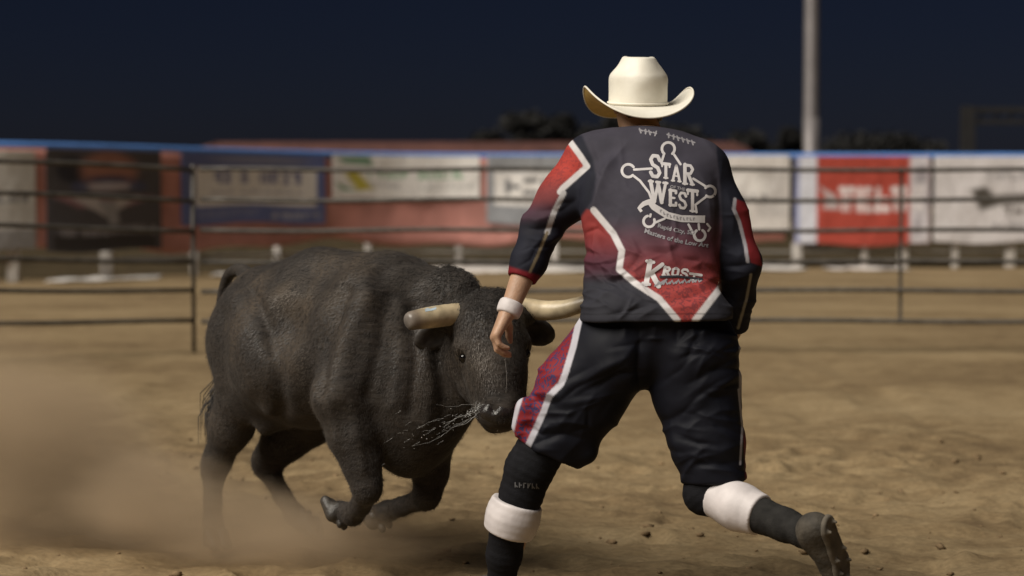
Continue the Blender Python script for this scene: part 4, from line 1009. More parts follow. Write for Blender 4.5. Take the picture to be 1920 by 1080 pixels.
def folds(px, py, lst):
    d = np.zeros(len(px))
    for pts, amp, w in lst:
        q = seg_d(px, py, pts); L0 = np.hypot(px - pts[0][0], py - pts[0][1]); L1 = np.hypot(px - pts[-1][0], py - pts[-1][1])
        Lt = np.hypot(pts[0][0] - pts[-1][0], pts[0][1] - pts[-1][1]); end = np.clip(np.minimum(L0, L1) / (0.38 * Lt), 0, 1) ** 0.8; ww = w * (0.8 + 0.6 * end)
        d += amp * 1.1 * end * (np.exp(-np.abs(q / ww) ** 1.35) - 0.45 * np.exp(-(q / (ww * 2.2)) ** 2))
    return d
def rand_folds(seed, n, box, ang, spread, L, amp, w):
    q = random.Random(seed); out = []
    for i in range(n):
        x = q.uniform(box[0], box[2]); y = q.uniform(box[1], box[3]); a = R(ang + q.gauss(0, spread)); l_ = q.uniform(*L); b = q.gauss(0, 0.18) * l_
        dx, dy = math.cos(a) * l_ / 2, math.sin(a) * l_ / 2; out.append(([(x - dx, y - dy), (x - dy / l_ * b, y + dx / l_ * b), (x + dx, y + dy)], q.choice([1, 1, -1]) * q.uniform(*amp), q.uniform(*w)))
    return out
JF = [([(1150, 285), (1125, 340), (1108, 400)], 0.010, 9), ([(1180, 262), (1150, 300), (1120, 330)], 0.007, 7), ([(1128, 300), (1112, 350), (1100, 395)], -0.009, 7),
      ([(1095, 420), (1110, 470), (1090, 520)], 0.008, 9), ([(1092, 480), (1125, 500), (1180, 498)], 0.008, 8), ([(1090, 515), (1130, 520), (1175, 540)], -0.009, 8), ([(1088, 535), (1130, 545), (1200, 575)], 0.008, 9),
      ([(1185, 440), (1205, 470), (1185, 500)], -0.007, 8), ([(1210, 470), (1250, 475), (1280, 460)], -0.006, 7), ([(1205, 460), (1255, 462), (1285, 448)], 0.005, 7),
      ([(1345, 500), (1315, 492), (1290, 505)], 0.008, 7), ([(1348, 515), (1310, 535), (1260, 548)], 0.009, 8), ([(1345, 535), (1300, 555), (1255, 562)], -0.008, 7), ([(1340, 560), (1290, 575), (1230, 580)], 0.006, 8),
      ([(1345, 330), (1352, 390), (1350, 450)], -0.012, 8), ([(1330, 330), (1340, 390), (1338, 450)], 0.004, 8), ([(1165, 400), (1150, 430), (1120, 450)], 0.006, 8),
      ([(1040, 400), (1005, 415), (992, 412)], 0.010, 7), ([(1055, 425), (1010, 430), (985, 428)], -0.011, 6), ([(1060, 440), (1020, 452), (985, 445)], 0.009, 7), ([(1050, 470), (1005, 465), (980, 470)], 0.005, 6), ([(1085, 370), (1055, 395), (1030, 400)], -0.008, 7),
      ([(1400, 470), (1385, 480), (1350, 470)], 0.008, 8), ([(1412, 495), (1380, 500), (1352, 500)], -0.010, 7), ([(1412, 515), (1385, 520), (1355, 535)], 0.009, 8), ([(1360, 350), (1375, 400), (1372, 450)], 0.007, 9), ([(1395, 545), (1375, 570), (1365, 600)], 0.006, 8)]
JF += rand_folds(1, 26, (1085, 440, 1350, 590), 25, 25, (40, 120), (0.004, 0.010), (3.5, 6)) + rand_folds(2, 14, (1085, 440, 1180, 590), -20, 20, (40, 90), (0.005, 0.010), (3, 5)) + rand_folds(3, 12, (985, 380, 1060, 520), -25, 22, (25, 60), (0.003, 0.007), (3, 5)) + rand_folds(4, 14, (1352, 380, 1415, 600), 15, 25, (25, 60), (0.003, 0.007), (3, 5)) + rand_folds(5, 14, (1090, 280, 1340, 430), 70, 25, (50, 130), (0.002, 0.006), (4, 7))
wr = 0.0035 * fbm(v * np.array([9, 9, 14.0]), 3, 2) + 0.0045 * (1 - 2 * np.abs(fbm(v * np.array([6.0, 6, 11]), 2, 21))) * sm(1.05, 0.85, v[:, 2])
displace(jm, folds(px, py, JF) * back + wr)
v = coords(jm); px, py = PIX(v)
CH = (0.044, 0.041, 0.056); NAVY = (0.013, 0.014, 0.023); RED = (0.29, 0.045, 0.042); MAR = (0.105, 0.036, 0.048); WHT = (0.55, 0.53, 0.54)
n_ = len(v); c = np.tile(np.array(CH), (n_, 1)); pat = np.zeros(n_)
torso = (px > 1080) & (px < 1356)
# torso: charcoal fading through maroon to red
g = sm(395, 480, py + (px - 1230) * 0.05); c = mixc(c, MAR, g); g2 = sm(455, 545, py); c = mixc(c, RED, g2); pat = np.maximum(pat, g2)
low = poly_in(px, py, [(1060, 380), (1114, 396), (1150, 436), (1166, 468), (1161, 504), (1190, 530), (1236, 560), (1270, 600), (1270, 700), (1040, 700), (1040, 480)], 2.5)
cl = np.tile(np.array(RED) * 0.8, (n_, 1)); cl = mixc(cl, (0.060, 0.020, 0.032), sm(420, 500, py)); cl = mixc(cl, (0.026, 0.026, 0.034), sm(495, 535, py))
c = c * (1 - low[:, None]) + cl * low[:, None]; pat *= 1 - low
lowr = poly_in(px, py, [(1304, 600), (1350, 540), (1400, 540), (1420, 700), (1300, 700)], 2.5); c = mixc(c, (0.026, 0.026, 0.034), lowr); pat *= 1 - lowr
for pts, w in (([(1113, 394), (1150, 438), (1166, 470), (1161, 505), (1190, 530), (1236, 560), (1270, 600)], 6.0), ([(1352, 538), (1304, 600)], 6.5)):
    m = sm(w + 1.5, w - 1.5, seg_d(px, py, pts)); c = mixc(c, WHT, m); pat *= 1 - m
# left sleeve
armL = poly_in(px, py, [(1060, 240), (1092, 255), (1112, 300), (1118, 335), (1110, 378), (1092, 403), (1080, 430), (1010, 600), (880, 600), (880, 240)], 4)
c = mixc(c, NAVY, armL); pat *= 1 - armL
redp = poly_in(px, py, [(1072, 262), (1102, 312), (1054, 352), (1038, 396), (1026, 440), (940, 440), (940, 262)], 2.5) * armL
cr = np.tile(np.array((0.36, 0.045, 0.035)), (n_, 1)); cr = mixc(cr, (0.17, 0.040, 0.042), sm(318, 370, py)); cr = mixc(cr, (0.060, 0.030, 0.045), sm(365, 400, py)); cr = mixc(cr, (0.016, 0.016, 0.024), sm(398, 425, py))
c = c * (1 - redp[:, None]) + cr * redp[:, None]; pat = np.maximum(pat, redp * sm(380, 330, py) * 0.6)
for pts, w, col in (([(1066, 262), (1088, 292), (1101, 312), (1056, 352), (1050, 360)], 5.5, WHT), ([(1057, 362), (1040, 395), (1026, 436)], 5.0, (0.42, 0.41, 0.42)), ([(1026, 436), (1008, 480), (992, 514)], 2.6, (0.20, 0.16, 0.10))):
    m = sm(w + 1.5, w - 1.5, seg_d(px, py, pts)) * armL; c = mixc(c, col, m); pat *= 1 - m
cuff = sm(505, 512, py + (px - 985) * -0.30) * armL; c = mixc(c, (0.16, 0.012, 0.018), cuff)
# right sleeve
edge = np.interp(py, [290, 350, 420, 480, 560, 700], [1343, 1350, 1353, 1347, 1352, 1352])
armR = sm(-2, 4, px - edge) * (py < 660) * np.where((py > 540) & (nn[:, 1] < 0.9) & (v[:, 1] < 6.10) & (px < 1372), 0, 1)
c = mixc(c, NAVY, armR); pat *= 1 - armR
st = [(1376, 372), (1384, 412), (1397, 455), (1408, 492)]; rp = poly_in(px, py, st + [(1430, 500), (1400, 380)], 2) * armR; c = mixc(c, (0.20, 0.02, 0.025), rp)
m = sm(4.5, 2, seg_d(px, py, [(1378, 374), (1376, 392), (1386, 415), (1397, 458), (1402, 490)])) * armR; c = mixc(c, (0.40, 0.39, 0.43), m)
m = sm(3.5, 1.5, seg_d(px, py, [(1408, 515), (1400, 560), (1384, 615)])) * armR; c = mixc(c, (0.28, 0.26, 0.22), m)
hl = sm(1.6, 0.6, np.abs(py - 589)) * (1 - armR) * (1 - armL); c = c * (1 - 0.45 * hl[:, None])
set_col(jm, np.concatenate([c, pat[:, None]], 1))
jersey = mpart('jersey', jm, M['jersey'])
bvj = BVHTree.FromPolygons([tuple(x) for x in v], [tuple(p.vertices) for p in jm.polygons])

# ---- prints on the jersey back
CAMP = Vector((0, 0, CAMH))
def on_cloth(px, py, bvh, lift):
    d = (P(px, py, 6.0) - CAMP).normalized(); h = bvh.ray_cast(CAMP, d)
    if h[0] is None: return P(px, py, 6.1)
    return h[0] - d * lift
class Print:
    def __init__(s, bvh, lift=0.0016): s.v = []; s.f = []; s.b = bvh; s.l = lift
    def stroke(s, pts, w, step=3.0, round_=True, closed=False):
        pts = [np.array(p, float) for p in pts]
        if closed: pts = pts + [pts[0]]
        out = [pts[0]]
        for a, b in zip(pts[:-1], pts[1:]):
            k = max(1, int(np.linalg.norm(b - a) / step)); out += [a + (b - a) * i / k for i in range(1, k + 1)]
        ws = np.interp(np.linspace(0, 1, len(out)), np.linspace(0, 1, len(w)), w) if isinstance(w, (list, tuple)) else np.full(len(out), float(w))
        base = len(s.v); n = len(out)
        for i, p in enumerate(out):
            t = out[min(i + 1, n - 1)] - out[max(i - 1, 0)]; t = t / (np.linalg.norm(t) + 1e-9); m = np.array((-t[1], t[0]))
            for q in (-0.5, 0.0, 0.5): s.v.append(on_cloth(*(p + m * ws[i] * q), s.b, s.l))
        for i in range(n - 1):
            for k in range(2): a = base + i * 3 + k; s.f.append((a, a + 1, a + 4, a + 3))
        if round_ and not closed:
            for p, w_ in ((out[0], ws[0]), (out[-1], ws[-1])): s.dot(p, w_ * 0.5)
    def dot(s, p, r):
        base = len(s.v); s.v.append(on_cloth(p[0], p[1], s.b, s.l + 0.0002))
        for k in range(10): s.v.append(on_cloth(p[0] + r * math.cos(k * 0.6283), p[1] + r * math.sin(k * 0.6283), s.b, s.l + 0.0002))
        for k in range(10): s.f.append((base, base + 1 + k, base + 1 + (k + 1) % 10))
    def arc(s, c, r, a0, a1, w, n=14):
        s.stroke([(c[0] + r * math.cos(R(a0 + (a1 - a0) * i / n)), c[1] + r * math.sin(R(a0 + (a1 - a0) * i / n))) for i in range(n + 1)], w)
    def obj(s, name, mat, parent): return subpart(name, pyd(s.v, s.f, name), mat, parent)
LET = {'S': [([(.95, .22), (.75, .03), (.28, .03), (.06, .22), (.25, .44), (.75, .56), (.95, .78), (.72, .97), (.25, .97), (.05, .80)], 1)],
       'T': [([(.02, .08), (.98, .08)], 1.15), ([(.5, .08), (.5, .95)], 1.1), ([(.28, .95), (.72, .95)], .7), ([(.04, .08), (.04, .25)], .7), ([(.96, .08), (.96, .25)], .7)],
       'A': [([(.5, .05), (.14, .95)], 1), ([(.5, .05), (.86, .95)], 1), ([(.28, .66), (.72, .66)], .6), ([(.02, .95), (.3, .95)], .7), ([(.7, .95), (.98, .95)], .7)],
       'R': [([(.2, .05), (.2, .95)], 1.1), ([(.2, .08), (.7, .08), (.9, .24), (.7, .46), (.2, .48)], .9), ([(.5, .5), (.88, .95)], 1), ([(.04, .95), (.4, .95)], .7), ([(.72, .95), (1, .95)], .7)],
       'W': [([(.08, .05), (.30, .95)], 1.1), ([(.30, .95), (.5, .12)], .9), ([(.5, .12), (.70, .95)], 1.1), ([(.70, .95), (.92, .05)], .9), ([(.0, .06), (.2, .06)], .8), ([(.40, .06), (.60, .06)], .8), ([(.8, .06), (1, .06)], .8)],
       'E': [([(.2, .05), (.2, .95)], 1.2), ([(.1, .07), (.9, .07), (.9, .2)], 1), ([(.1, .93), (.9, .93), (.9, .78)], 1), ([(.2, .5), (.7, .5)], .8)],
       'K': [([(.2, .02), (.2, .98)], 1.3), ([(.95, .05), (.2, .62)], 1), ([(.4, .48), (.95, .97)], 1.3), ([(.0, .03), (.42, .03)], .8), ([(.0, .97), (.4, .97)], .8)],
       'O': [([(.5, .04), (.12, .2), (.12, .8), (.5, .96), (.88, .8), (.88, .2), (.5, .04)], 1)]}
def letter(pr, ch, box, w, shear=0.0, tilt=0.0):
    x0, y0, x1, y1 = box
    for pts, k in LET[ch]: pr.stroke([(x0 + (x1 - x0) * a + shear * (0.5 - b) * (y1 - y0), y0 + (y1 - y0) * b + tilt * (a - 0.5) * (x1 - x0)) for a, b in pts], w * k, 2.0)
lg = Print(bvj)
for (cx_, cy_, rr_, a0, a1) in ((1253, 279, 12, 130, 410), (1178, 320, 12, 45, 325), (1331, 359, 10.5, -140, 130), (1217, 415, 10.5, -20, 255), (1312, 441, 10.5, -60, 235)): lg.arc((cx_, cy_), rr_, a0, a1, 5.0)
for pts in ([(1245, 289), (1240, 305)], [(1262, 287), (1276, 308)], [(1189, 318), (1222, 316)], [(1187, 329), (1200, 339), (1217, 361), (1222, 375)], [(1324, 350), (1300, 335)], [(1325, 368), (1304, 384), (1306, 398)],
            [(1220, 402), (1219, 406)], [(1227, 418), (1246, 410)], [(1291, 421), (1305, 448)], [(1310, 420), (1311, 430)]): lg.stroke(pts, 4.4)
for ch, bx, w in (('S', (1219, 291, 1238, 332), 6.6), ('T', (1241, 305, 1256, 335), 5.0), ('A', (1259, 309, 1277, 341), 4.8), ('R', (1280, 307, 1301, 347), 6.0), ('W', (1217, 339, 1251, 381), 6.2), ('E', (1254, 355, 1269, 387), 5.2), ('S', (1273, 361, 1287, 391), 5.0), ('T', (1289, 354, 1308, 398), 5.6)):
    letter(lg, ch, bx, w, 0.0, 0.12)
lg.stroke([(1203, 397), (1198, 390), (1207, 382), (1218, 378), (1226, 388), (1252, 404), (1278, 410), (1322, 411)], [5, 9, 12, 13, 13, 13, 13, 14], 3.0, False)
lg.stroke([(1326, 420), (1332, 427), (1328, 433)], 4)
lg.obj('star_emblem', M['print_white'], jersey)
# small lettering
def small_text(txt, x0, y0, x1, y1, h, mat, arcd=0.0, bold=0.03, name='lettering', bvh=bvj, lift=0.0018):
    cu = bpy.data.curves.new('t', 'FONT'); cu.body = txt; cu.size = 1.0; cu.offset = bold; cu.resolution_u = 2
    ob = bpy.data.objects.new('t', cu); COL.objects.link(ob); dg = bpy.context.evaluated_depsgraph_get(); m_ = bpy.data.meshes.new_from_object(ob.evaluated_get(dg)); bpy.data.objects.remove(ob); bpy.data.curves.remove(cu)
    q = coords(m_); xx = (q[:, 0] - q[:, 0].min()) / (q[:, 0].max() - q[:, 0].min()); d = np.array((x1 - x0, y1 - y0), float); L_ = np.linalg.norm(d); d /= L_; up = np.array((d[1], -d[0]))
    w = []
    for a, b in zip(xx, q[:, 1]):
        p = np.array((x0, y0)) + d * a * L_ + up * (b * h * 1.35 + arcd * math.sin(math.pi * a)); w.append(on_cloth(p[0], p[1], bvh, lift)[:])
    m_.vertices.foreach_set('co', np.array(w, dtype=np.float32).ravel()); m_.update(); m_.materials.clear()
    return m_
subpart('lettering', small_text('OF THE', 1256, 352, 1284, 358, 6, None), M['print_grey'], jersey)
subpart('lettering', small_text('Rapid City, SD', 1233, 426, 1302, 440, 8, None, -2), M['print_grey'], jersey)
subpart('lettering', small_text('Masters of the Low Art', 1208, 436, 1328, 464, 9, None, -4), M['print_grey'], jersey)
rp_ = Print(bvj, 0.0028)
for i in range(11):
    x = 1238 + i * 6.2; y = float(np.interp(x, [1226, 1252, 1278, 1322], [388, 404, 410, 411])); rp_.stroke([(x, y - 2.6), (x + 0.5, y + 2.6)], 1.8, round_=False); rp_.stroke([(x, y - 2 + 4 * (i % 2)), (x + 3, y - 2 + 4 * (i % 2))], 1.4, round_=False)
rp_.obj('ribbon_print', M['print_grey'], jersey)
r = random.Random(4)
for x0, x1, yy0, yy1, n in ((1199, 1234, 243, 250, 4), (1251, 1306, 252, 268, 6)):
    cp = Print(bvj)
    for i in range(n):
        a = i / n; x = x0 + (x1 - x0) * a; y = yy0 + (yy1 - yy0) * a; w = (x1 - x0) / n * 0.62
        cp.stroke([(x, y), (x + w, y + 2)], 3.0); cp.stroke([(x + w * r.choice([0, .5, 1]), y - 2), (x + w * 0.5, y + 6)], 3.0)
    cp.obj('collar_print', M['print_grey'], jersey)['kind'] = 'stuff'

kp = Print(bvj)
letter(kp, 'K', (1209, 491, 1240, 535), 7.5, 0.18, 0.18); letter(kp, 'R', (1243, 500, 1257, 517), 5, 0.2, 0.1); letter(kp, 'O', (1260, 502, 1273, 518), 4.6, 0.2, 0.1); letter(kp, 'S', (1277, 505, 1290, 520), 4.4, 0.2, 0.1); kp.stroke([(1294, 513), (1315, 516)], 5); kp.stroke([(1302, 516), (1300, 524)], 4)
kp.obj('lettering', M['print_white'], jersey)
ks = Print(bvj, 0.0028); ks.stroke([(1238, 519), (1270, 518), (1316, 523)], 4.0); ks.obj('lettering_understroke', M['print_navy'], jersey)  # dark printed stroke under the block letters
kx = Print(bvj, 0.0022)
for i in range(7):
    x = 1232 + i * 12; y = 531 - i * 0.9; kx.stroke([(x, y + 3), (x + 4, y - 4), (x + 7, y + 3), (x + 12, y - 1)], 2.6)
kx.stroke([(1228, 536), (1250, 524)], 3.2); kx.obj('script_lettering', M['print_grey'], jersey)

# ---- shorts
S = Field((-0.10, 5.70, 0.28), (0.92, 6.45, 1.06), 0.0044)
S.cone(Q(1228, 570, 6.04), Q(1232, 604, 6.04), 0.205, 0.212, 0.04, (YF, 0.70))
S.chain([(Q(1152, 652, 6.04), 0.140), (Q(1090, 735, 6.04), 0.142), (Q(1036, 832, 6.04), 0.112)], 0.025, (YF, 0.86))
S.chain([(Q(1300, 652, 6.02), 0.140), (Q(1306, 735, 6.00), 0.134), (Q(1324, 820, 5.97), 0.116), (Q(1340, 900, 5.95), 0.098)], 0.025, (YF, 0.9))
S.ell(Q(1156, 668, 5.97), (0.11, 0.09, 0.10), 0.05); S.ell(Q(1305, 672, 5.96), (0.11, 0.09, 0.10), 0.05)
S.cone(Q(1080, 815, 6.02), Q(1098, 848, 6.01), 0.05, 0.028, 0.04); S.cone(Q(985, 765, 6.0), Q(972, 800, 6.0), 0.03, 0.02, 0.04)
S.cut(Q(1035, 852, 6.04), Q(1020, 862, 6.04) - Q(1088, 735, 6.04), 0.006, (Q(1025, 895, 6.04), 0.25)); S.cut(Q(1340, 900, 5.95), Q(1342, 960, 5.95) - Q(1335, 860, 5.95), 0.006, (Q(1345, 935, 5.95), 0.2))
S.cone(Q(1052, 820, 6.04), Q(1000, 905, 6.04), 0.088, 0.10, 0.01, (YF, 0.9), op='s'); S.cone(Q(1336, 875, 5.955), Q(1345, 960, 5.95), 0.080, 0.09, 0.01, (YF, 0.9), op='s')
S.cut(Q(1228, 575, 6.04), (0, 0, 1), 0.006)
sm_ = S.mesh(2, 'shorts'); v = coords(sm_); nn = normals(sm_); px, py = PIX(v); back = sm(0.4, -0.1, nn[:, 1])
SF = [([(1090, 720), (1130, 690), (1185, 665)], 0.012, 10), ([(1075, 745), (1130, 715), (1190, 690)], -0.012, 9), ([(1060, 760), (1120, 745), (1175, 730)], 0.010, 10), ([(1020, 795), (1070, 790), (1120, 800)], 0.011, 9), ([(1005, 815), (1060, 815), (1100, 825)], -0.012, 8),
      ([(1200, 600), (1198, 660), (1196, 735)], -0.016, 10), ([(1230, 600), (1225, 640)], 0.008, 7), ([(1175, 600), (1170, 640)], 0.007, 7), ([(1270, 600), (1268, 650)], -0.007, 6), ([(1320, 605), (1318, 640)], 0.008, 6), ([(1300, 600), (1300, 650)], 0.006, 6),
      ([(1375, 640), (1340, 660), (1310, 690)], 0.012, 9), ([(1380, 670), (1330, 700), (1280, 725)], -0.012, 9), ([(1385, 700), (1340, 730), (1300, 760)], 0.012, 10), ([(1375, 740), (1340, 745), (1310, 735)], -0.010, 8), ([(1390, 770), (1350, 770), (1320, 785)], 0.010, 9),
      ([(1395, 830), (1350, 845), (1290, 835)], 0.008, 9), ([(1398, 860), (1350, 872), (1290, 868)], -0.010, 8), ([(1250, 760), (1262, 820), (1285, 880)], 0.008, 9), ([(990, 742), (1025, 735), (1050, 745)], 0.016, 7), ([(975, 752), (1010, 752), (1045, 758)], -0.014, 6), ([(968, 790), (995, 785), (1015, 790)], 0.009, 6), ([(1040, 640), (1030, 690), (1000, 730)], 0.006, 8)]
SF += rand_folds(11, 26, (990, 620, 1190, 850), -28, 18, (50, 150), (0.003, 0.009), (3.5, 7)) + rand_folds(12, 26, (1220, 620, 1390, 890), -30, 25, (40, 120), (0.003, 0.009), (3.5, 7)) + rand_folds(13, 12, (1260, 780, 1395, 895), 15, 15, (40, 100), (0.003, 0.007), (3.5, 6)) + rand_folds(14, 10, (970, 740, 1040, 850), 10, 20, (30, 60), (0.003, 0.008), (3, 5))
displace(sm_, folds(px, py, SF) * back + 0.006 * fbm(v * 8, 3, 6) + 0.005 * (1 - 2 * np.abs(fbm(v * np.array([5, 5, 9.0]), 2, 44))))
v = coords(sm_); px, py = PIX(v); n_ = len(v)
c = np.tile(np.array((0.0065, 0.007, 0.0115)), (n_, 1)); pat = np.zeros(n_)
rp = poly_in(px, py, [(1086, 590), (1070, 650), (1052, 722), (1028, 742), (1012, 790), (985, 850), (940, 850), (940, 700), (1060, 590)], 2.5); c = mixc(c, (0.20, 0.018, 0.024), rp); pat = rp.copy()
for pts, w in (([(1088, 590), (1075, 650), (1060, 700), (1052, 720), (1030, 742)], 6.0), ([(1030, 742), (1018, 775), (1002, 810), (982, 852)], 6.0), ([(1020, 645), (995, 700), (984, 722)], 3.5), ([(978, 738), (966, 780), (958, 815)], 4.5)):
    m = sm(w + 1.5, w - 1.5, seg_d(px, py, pts)); g = 1.0 if pts[0][0] != 1030 else 0.75; c = mixc(c, (0.46 * g, 0.45 * g, 0.50 * g), m); pat *= 1 - m
rr2 = sm(1389, 1393, px - (py - 760) * 0.05) * sm(800, 830, py); c = mixc(c, (0.18, 0.02, 0.025), rr2)
m = sm(1384, 1388, px) * sm(600, 640, py) * sm(760, 720, py) + sm(3, 1, seg_d(px, py, [(1385, 730), (1392, 800), (1388, 870)])); m = np.clip(m, 0, 1); c = mixc(c, (0.36, 0.35, 0.38), m)
set_col(sm_, np.concatenate([c, pat[:, None]], 1))
shorts = mpart('shorts', sm_, M['shorts'])

# ---- knee sleeves, wraps, socks, shoes
def tube_part(name, chain, mat, lo_cut=None, hi_cut=None, bumps=None, flat=None, extra=0.0, label=None):
    ps = np.array([p for p, _ in chain]); rr = max(r_ for _, r_ in chain)
    T = Field(ps.min(0) - rr - 0.04, ps.max(0) + rr + 0.04, 0.0045); T.chain(chain, 0.02, flat)
    a, b = ps[0], ps[-1]; T.cut(a, ps[0] - ps[1], 0.005); T.cut(b, ps[-1] - ps[-2], 0.005)
    m_ = T.mesh(2, name); vv = coords(m_); t = ((vv - a) @ (b - a)) / ((b - a) @ (b - a)); ln = np.linalg.norm(b - a)
    displace(m_, 0.0016 * fbm(vv * 25, 2, 7) + extra * np.sin(t * ln * 260 + 5 * fbm(vv * 8, 2, 3)))
    return mpart(name, m_, mat, label=label)
def lerp(a, b, t): return np.array(a) * (1 - t) + np.array(b) * t
slL = tube_part('knee_sleeve', [(Q(1022, 830, 6.04), 0.082), (Q(992, 880, 6.04), 0.076), (Q(978, 925, 6.05), 0.068), (Q(970, 950, 6.055), 0.065)], M['black_knit'], extra=0.0006)
wpL = tube_part('knee_wrap', [(Q(970, 940, 6.055), 0.081), (Q(962, 968, 6.06), 0.084), (Q(953, 998, 6.07), 0.081)], M['white_wrap'], extra=0.0002, label='white wrap on the standing leg')
tube_part('sock', [(Q(953, 990, 6.07), 0.060), (Q(945, 1040, 6.10), 0.056), (ankL, 0.044), (ankL + np.array((0, 0.01, -0.03)), 0.044)], M['black_knit'], extra=0.0004)
tube_part('knee_sleeve', [(Q(1330, 885, 5.95), 0.078), (Q(1322, 925, 5.95), 0.066), (Q(1352, 938, 5.915), 0.060)], M['black_knit'], extra=0.0004)
dS = ankR - kneeR
tube_part('knee_wrap', [(kneeR + dS * 0.10, 0.064), (kneeR + dS * 0.34, 0.073), (kneeR + dS * 0.56, 0.066)], M['white_wrap'], extra=0.0002, label='white wrap on the raised leg')
tube_part('sock', [(kneeR + dS * 0.53, 0.058), (kneeR + dS * 0.80, 0.049), (ankR, 0.045), (ankR + dS * 0.05, 0.045)], M['grey_knit'], extra=0.0004)
bvs = BVHTree.FromPolygons([tuple(x) for x in coords(slL.data)], [tuple(p.vertices) for p in slL.data.polygons])
sp = Print(bvs, 0.002); r = random.Random(9)
for i in range(6):
    x = 966 + i * 8; y = 905 + i * 0.6; sp.stroke([(x, y), (x, y + 8)], 2.2); sp.stroke([(x, y + r.choice([0, 4, 8])), (x + 4, y + r.choice([0, 4, 8]))], 2.0)
subpart('lettering', pyd(sp.v, sp.f, 'lettering'), simple('dull_print', (0.10, 0.10, 0.105), 0.7), slL)
def shoe(ank, heel, toe, down):
    ank, heel, toe = (np.array(a, float) for a in (ank, heel, toe)); dn = np.array(down, float); dn /= np.linalg.norm(dn); fw = (toe - heel) / np.linalg.norm(toe - heel); dn = dn - fw * (dn @ fw); dn /= np.linalg.norm(dn); L_ = np.linalg.norm(toe - heel); sd = np.cross(fw, dn)
    lo = np.minimum(np.minimum(ank, heel), toe) - 0.12; hi = np.maximum(np.maximum(ank, heel), toe) + 0.12
    T = Field(lo, hi, 0.005)
    T.chain([(ank, 0.046), (heel + fw * 0.045 - dn * 0.045, 0.046)], 0.03)
    T.chain([(heel + fw * 0.03 - dn * 0.02, 0.040), (heel + fw * L_ * 0.5 - dn * 0.018, 0.040), (heel + fw * L_ * 0.75 - dn * 0.008, 0.043), (toe - fw * 0.035 - dn * 0.004, 0.034)], 0.03)
    T.cone(heel + fw * 0.07 - dn * 0.05, heel + fw * L_ * 0.55 - dn * 0.02, 0.036, 0.030, 0.03); T.cut(heel + dn * 0.012, dn, 0.004)
    m_ = T.mesh(2, 'shoe'); displace(m_, 0.0015 * fbm(coords(m_) * 40, 2, 4)); sh = mpart('shoe', m_, M['shoe'])
    T = Field(lo, hi, 0.005)
    T.chain([(heel + fw * 0.03 + dn * 0.005, 0.041), (heel + fw * L_ * 0.45 + dn * 0.005, 0.036), (heel + fw * L_ * 0.75 + dn * 0.005, 0.046), (toe - fw * 0.03, 0.034)], 0.02)
    T.cut(heel + dn * 0.022, dn, 0.003); T.cut(heel + dn * 0.006, -dn, 0.003)
    for u, w_ in ((0.10, 0.022), (0.10, -0.022), (0.55, 0.028), (0.55, -0.028), (0.75, 0.03), (0.75, -0.03), (0.92, 0.0)):
        q = heel + fw * L_ * u + sd * w_ + dn * 0.020; T.cone(q, q + dn * 0.012, 0.008, 0.006, 0.004)
    subpart('sole', T.mesh(1, 'sole'), M['sole'], sh)
shoe(ankL, np.array((ankL[0] + 0.005, ankL[1] - 0.055, 0.022)), np.array((ankL[0] - 0.07, ankL[1] + 0.20, 0.020)), (0, 0, -1))
hR = Q(1540, 975, 5.62); shoe(ankR + dS * 0.03, hR, hR + np.array((0.085, 0.125, -0.205)), (0.75, -0.62, 0.1))
# wrist tape
tube_part('wrist_tape', [(lerp(elL, wrL, 0.93), 0.0365), (lerp(elL, wrL, 1.0), 0.0365), (lerp(elL, wrL, 1.10), 0.0375)], M['white_wrap'])
# ------------------------------------------------------------------ cowboy hat
HB = Q(1196, 197, 6.43)                                     # centre of the crown's foot
hF = Vector((-0.10, 0.98, 0.10)).normalized(); hS = hF.cross(UPV).normalized(); hU = hS.cross(hF).normalized()
def HT(x, y, z): return Vector(HB) + hS * x + hF * y + hU * z
hat = empty('cowboy_hat', HB)
px2m = 6.43 / FPX
nt = 96
# crown: oval wall, shoulders, pinched top with a crease along the middle and a dent on each side
prof = [(1.0, 0.0), (1.0, 0.03), (0.995, 0.06), (0.985, 0.088), (0.955, 0.104), (0.86, 0.120), (0.74, 0.140), (0.63, 0.158), (0.565, 0.168), (0.46, 0.172), (0.34, 0.170), (0.22, 0.167), (0.08, 0.165), (0.0, 0.164)]
t = np.linspace(0, len(prof) - 1, 60); pr = np.stack([np.interp(t, range(len(prof)), [p[i] for p in prof]) for i in range(2)], -1)
for _ in range(3): pr[1:-1] = pr[1:-1] * 0.5 + 0.25 * (pr[:-2] + pr[2:])
V = []
pr[:, 1] *= 0.95
for (s_, z_) in pr:
    for k in range(nt):
        a = 2 * math.pi * k / nt; x = 0.098 * s_ * math.cos(a); y = 0.112 * s_ * math.sin(a)
        hi = float(sm(0.09, 0.16, np.array(z_)))
        y2 = y * (1 + 0.10 * hi); x2 = x * (1 - 0.16 * hi * float(sm(-0.03, 0.09, np.array(y))))
        dent = 0.016 * math.exp(-((y - 0.035) / 0.04) ** 2) * hi * float(sm(0.02, 0.06, np.array(abs(x)))) * float(sm(0.18, 0.12, np.array(z_)))
        x2 -= math.copysign(dent, x); z2 = z_ - 0.022 * hi * math.exp(-(x / 0.022) ** 2) * float(sm(-0.05, 0.01, np.array(y))) * float(sm(0.10, 0.05, np.array(y))) - 0.016 * hi * float(sm(0.0, 0.1, np.array(y)))
        x2 += 0.0035 * math.sin(3 * a + 1.0) * float(sm(0.05, 0.12, np.array(z_)));
        V.append(HT(x2, y2, z2))
Fc = [(i * nt + k, i * nt + (k + 1) % nt, (i + 1) * nt + (k + 1) % nt, (i + 1) * nt + k) for i in range(len(pr) - 1) for k in range(nt)]
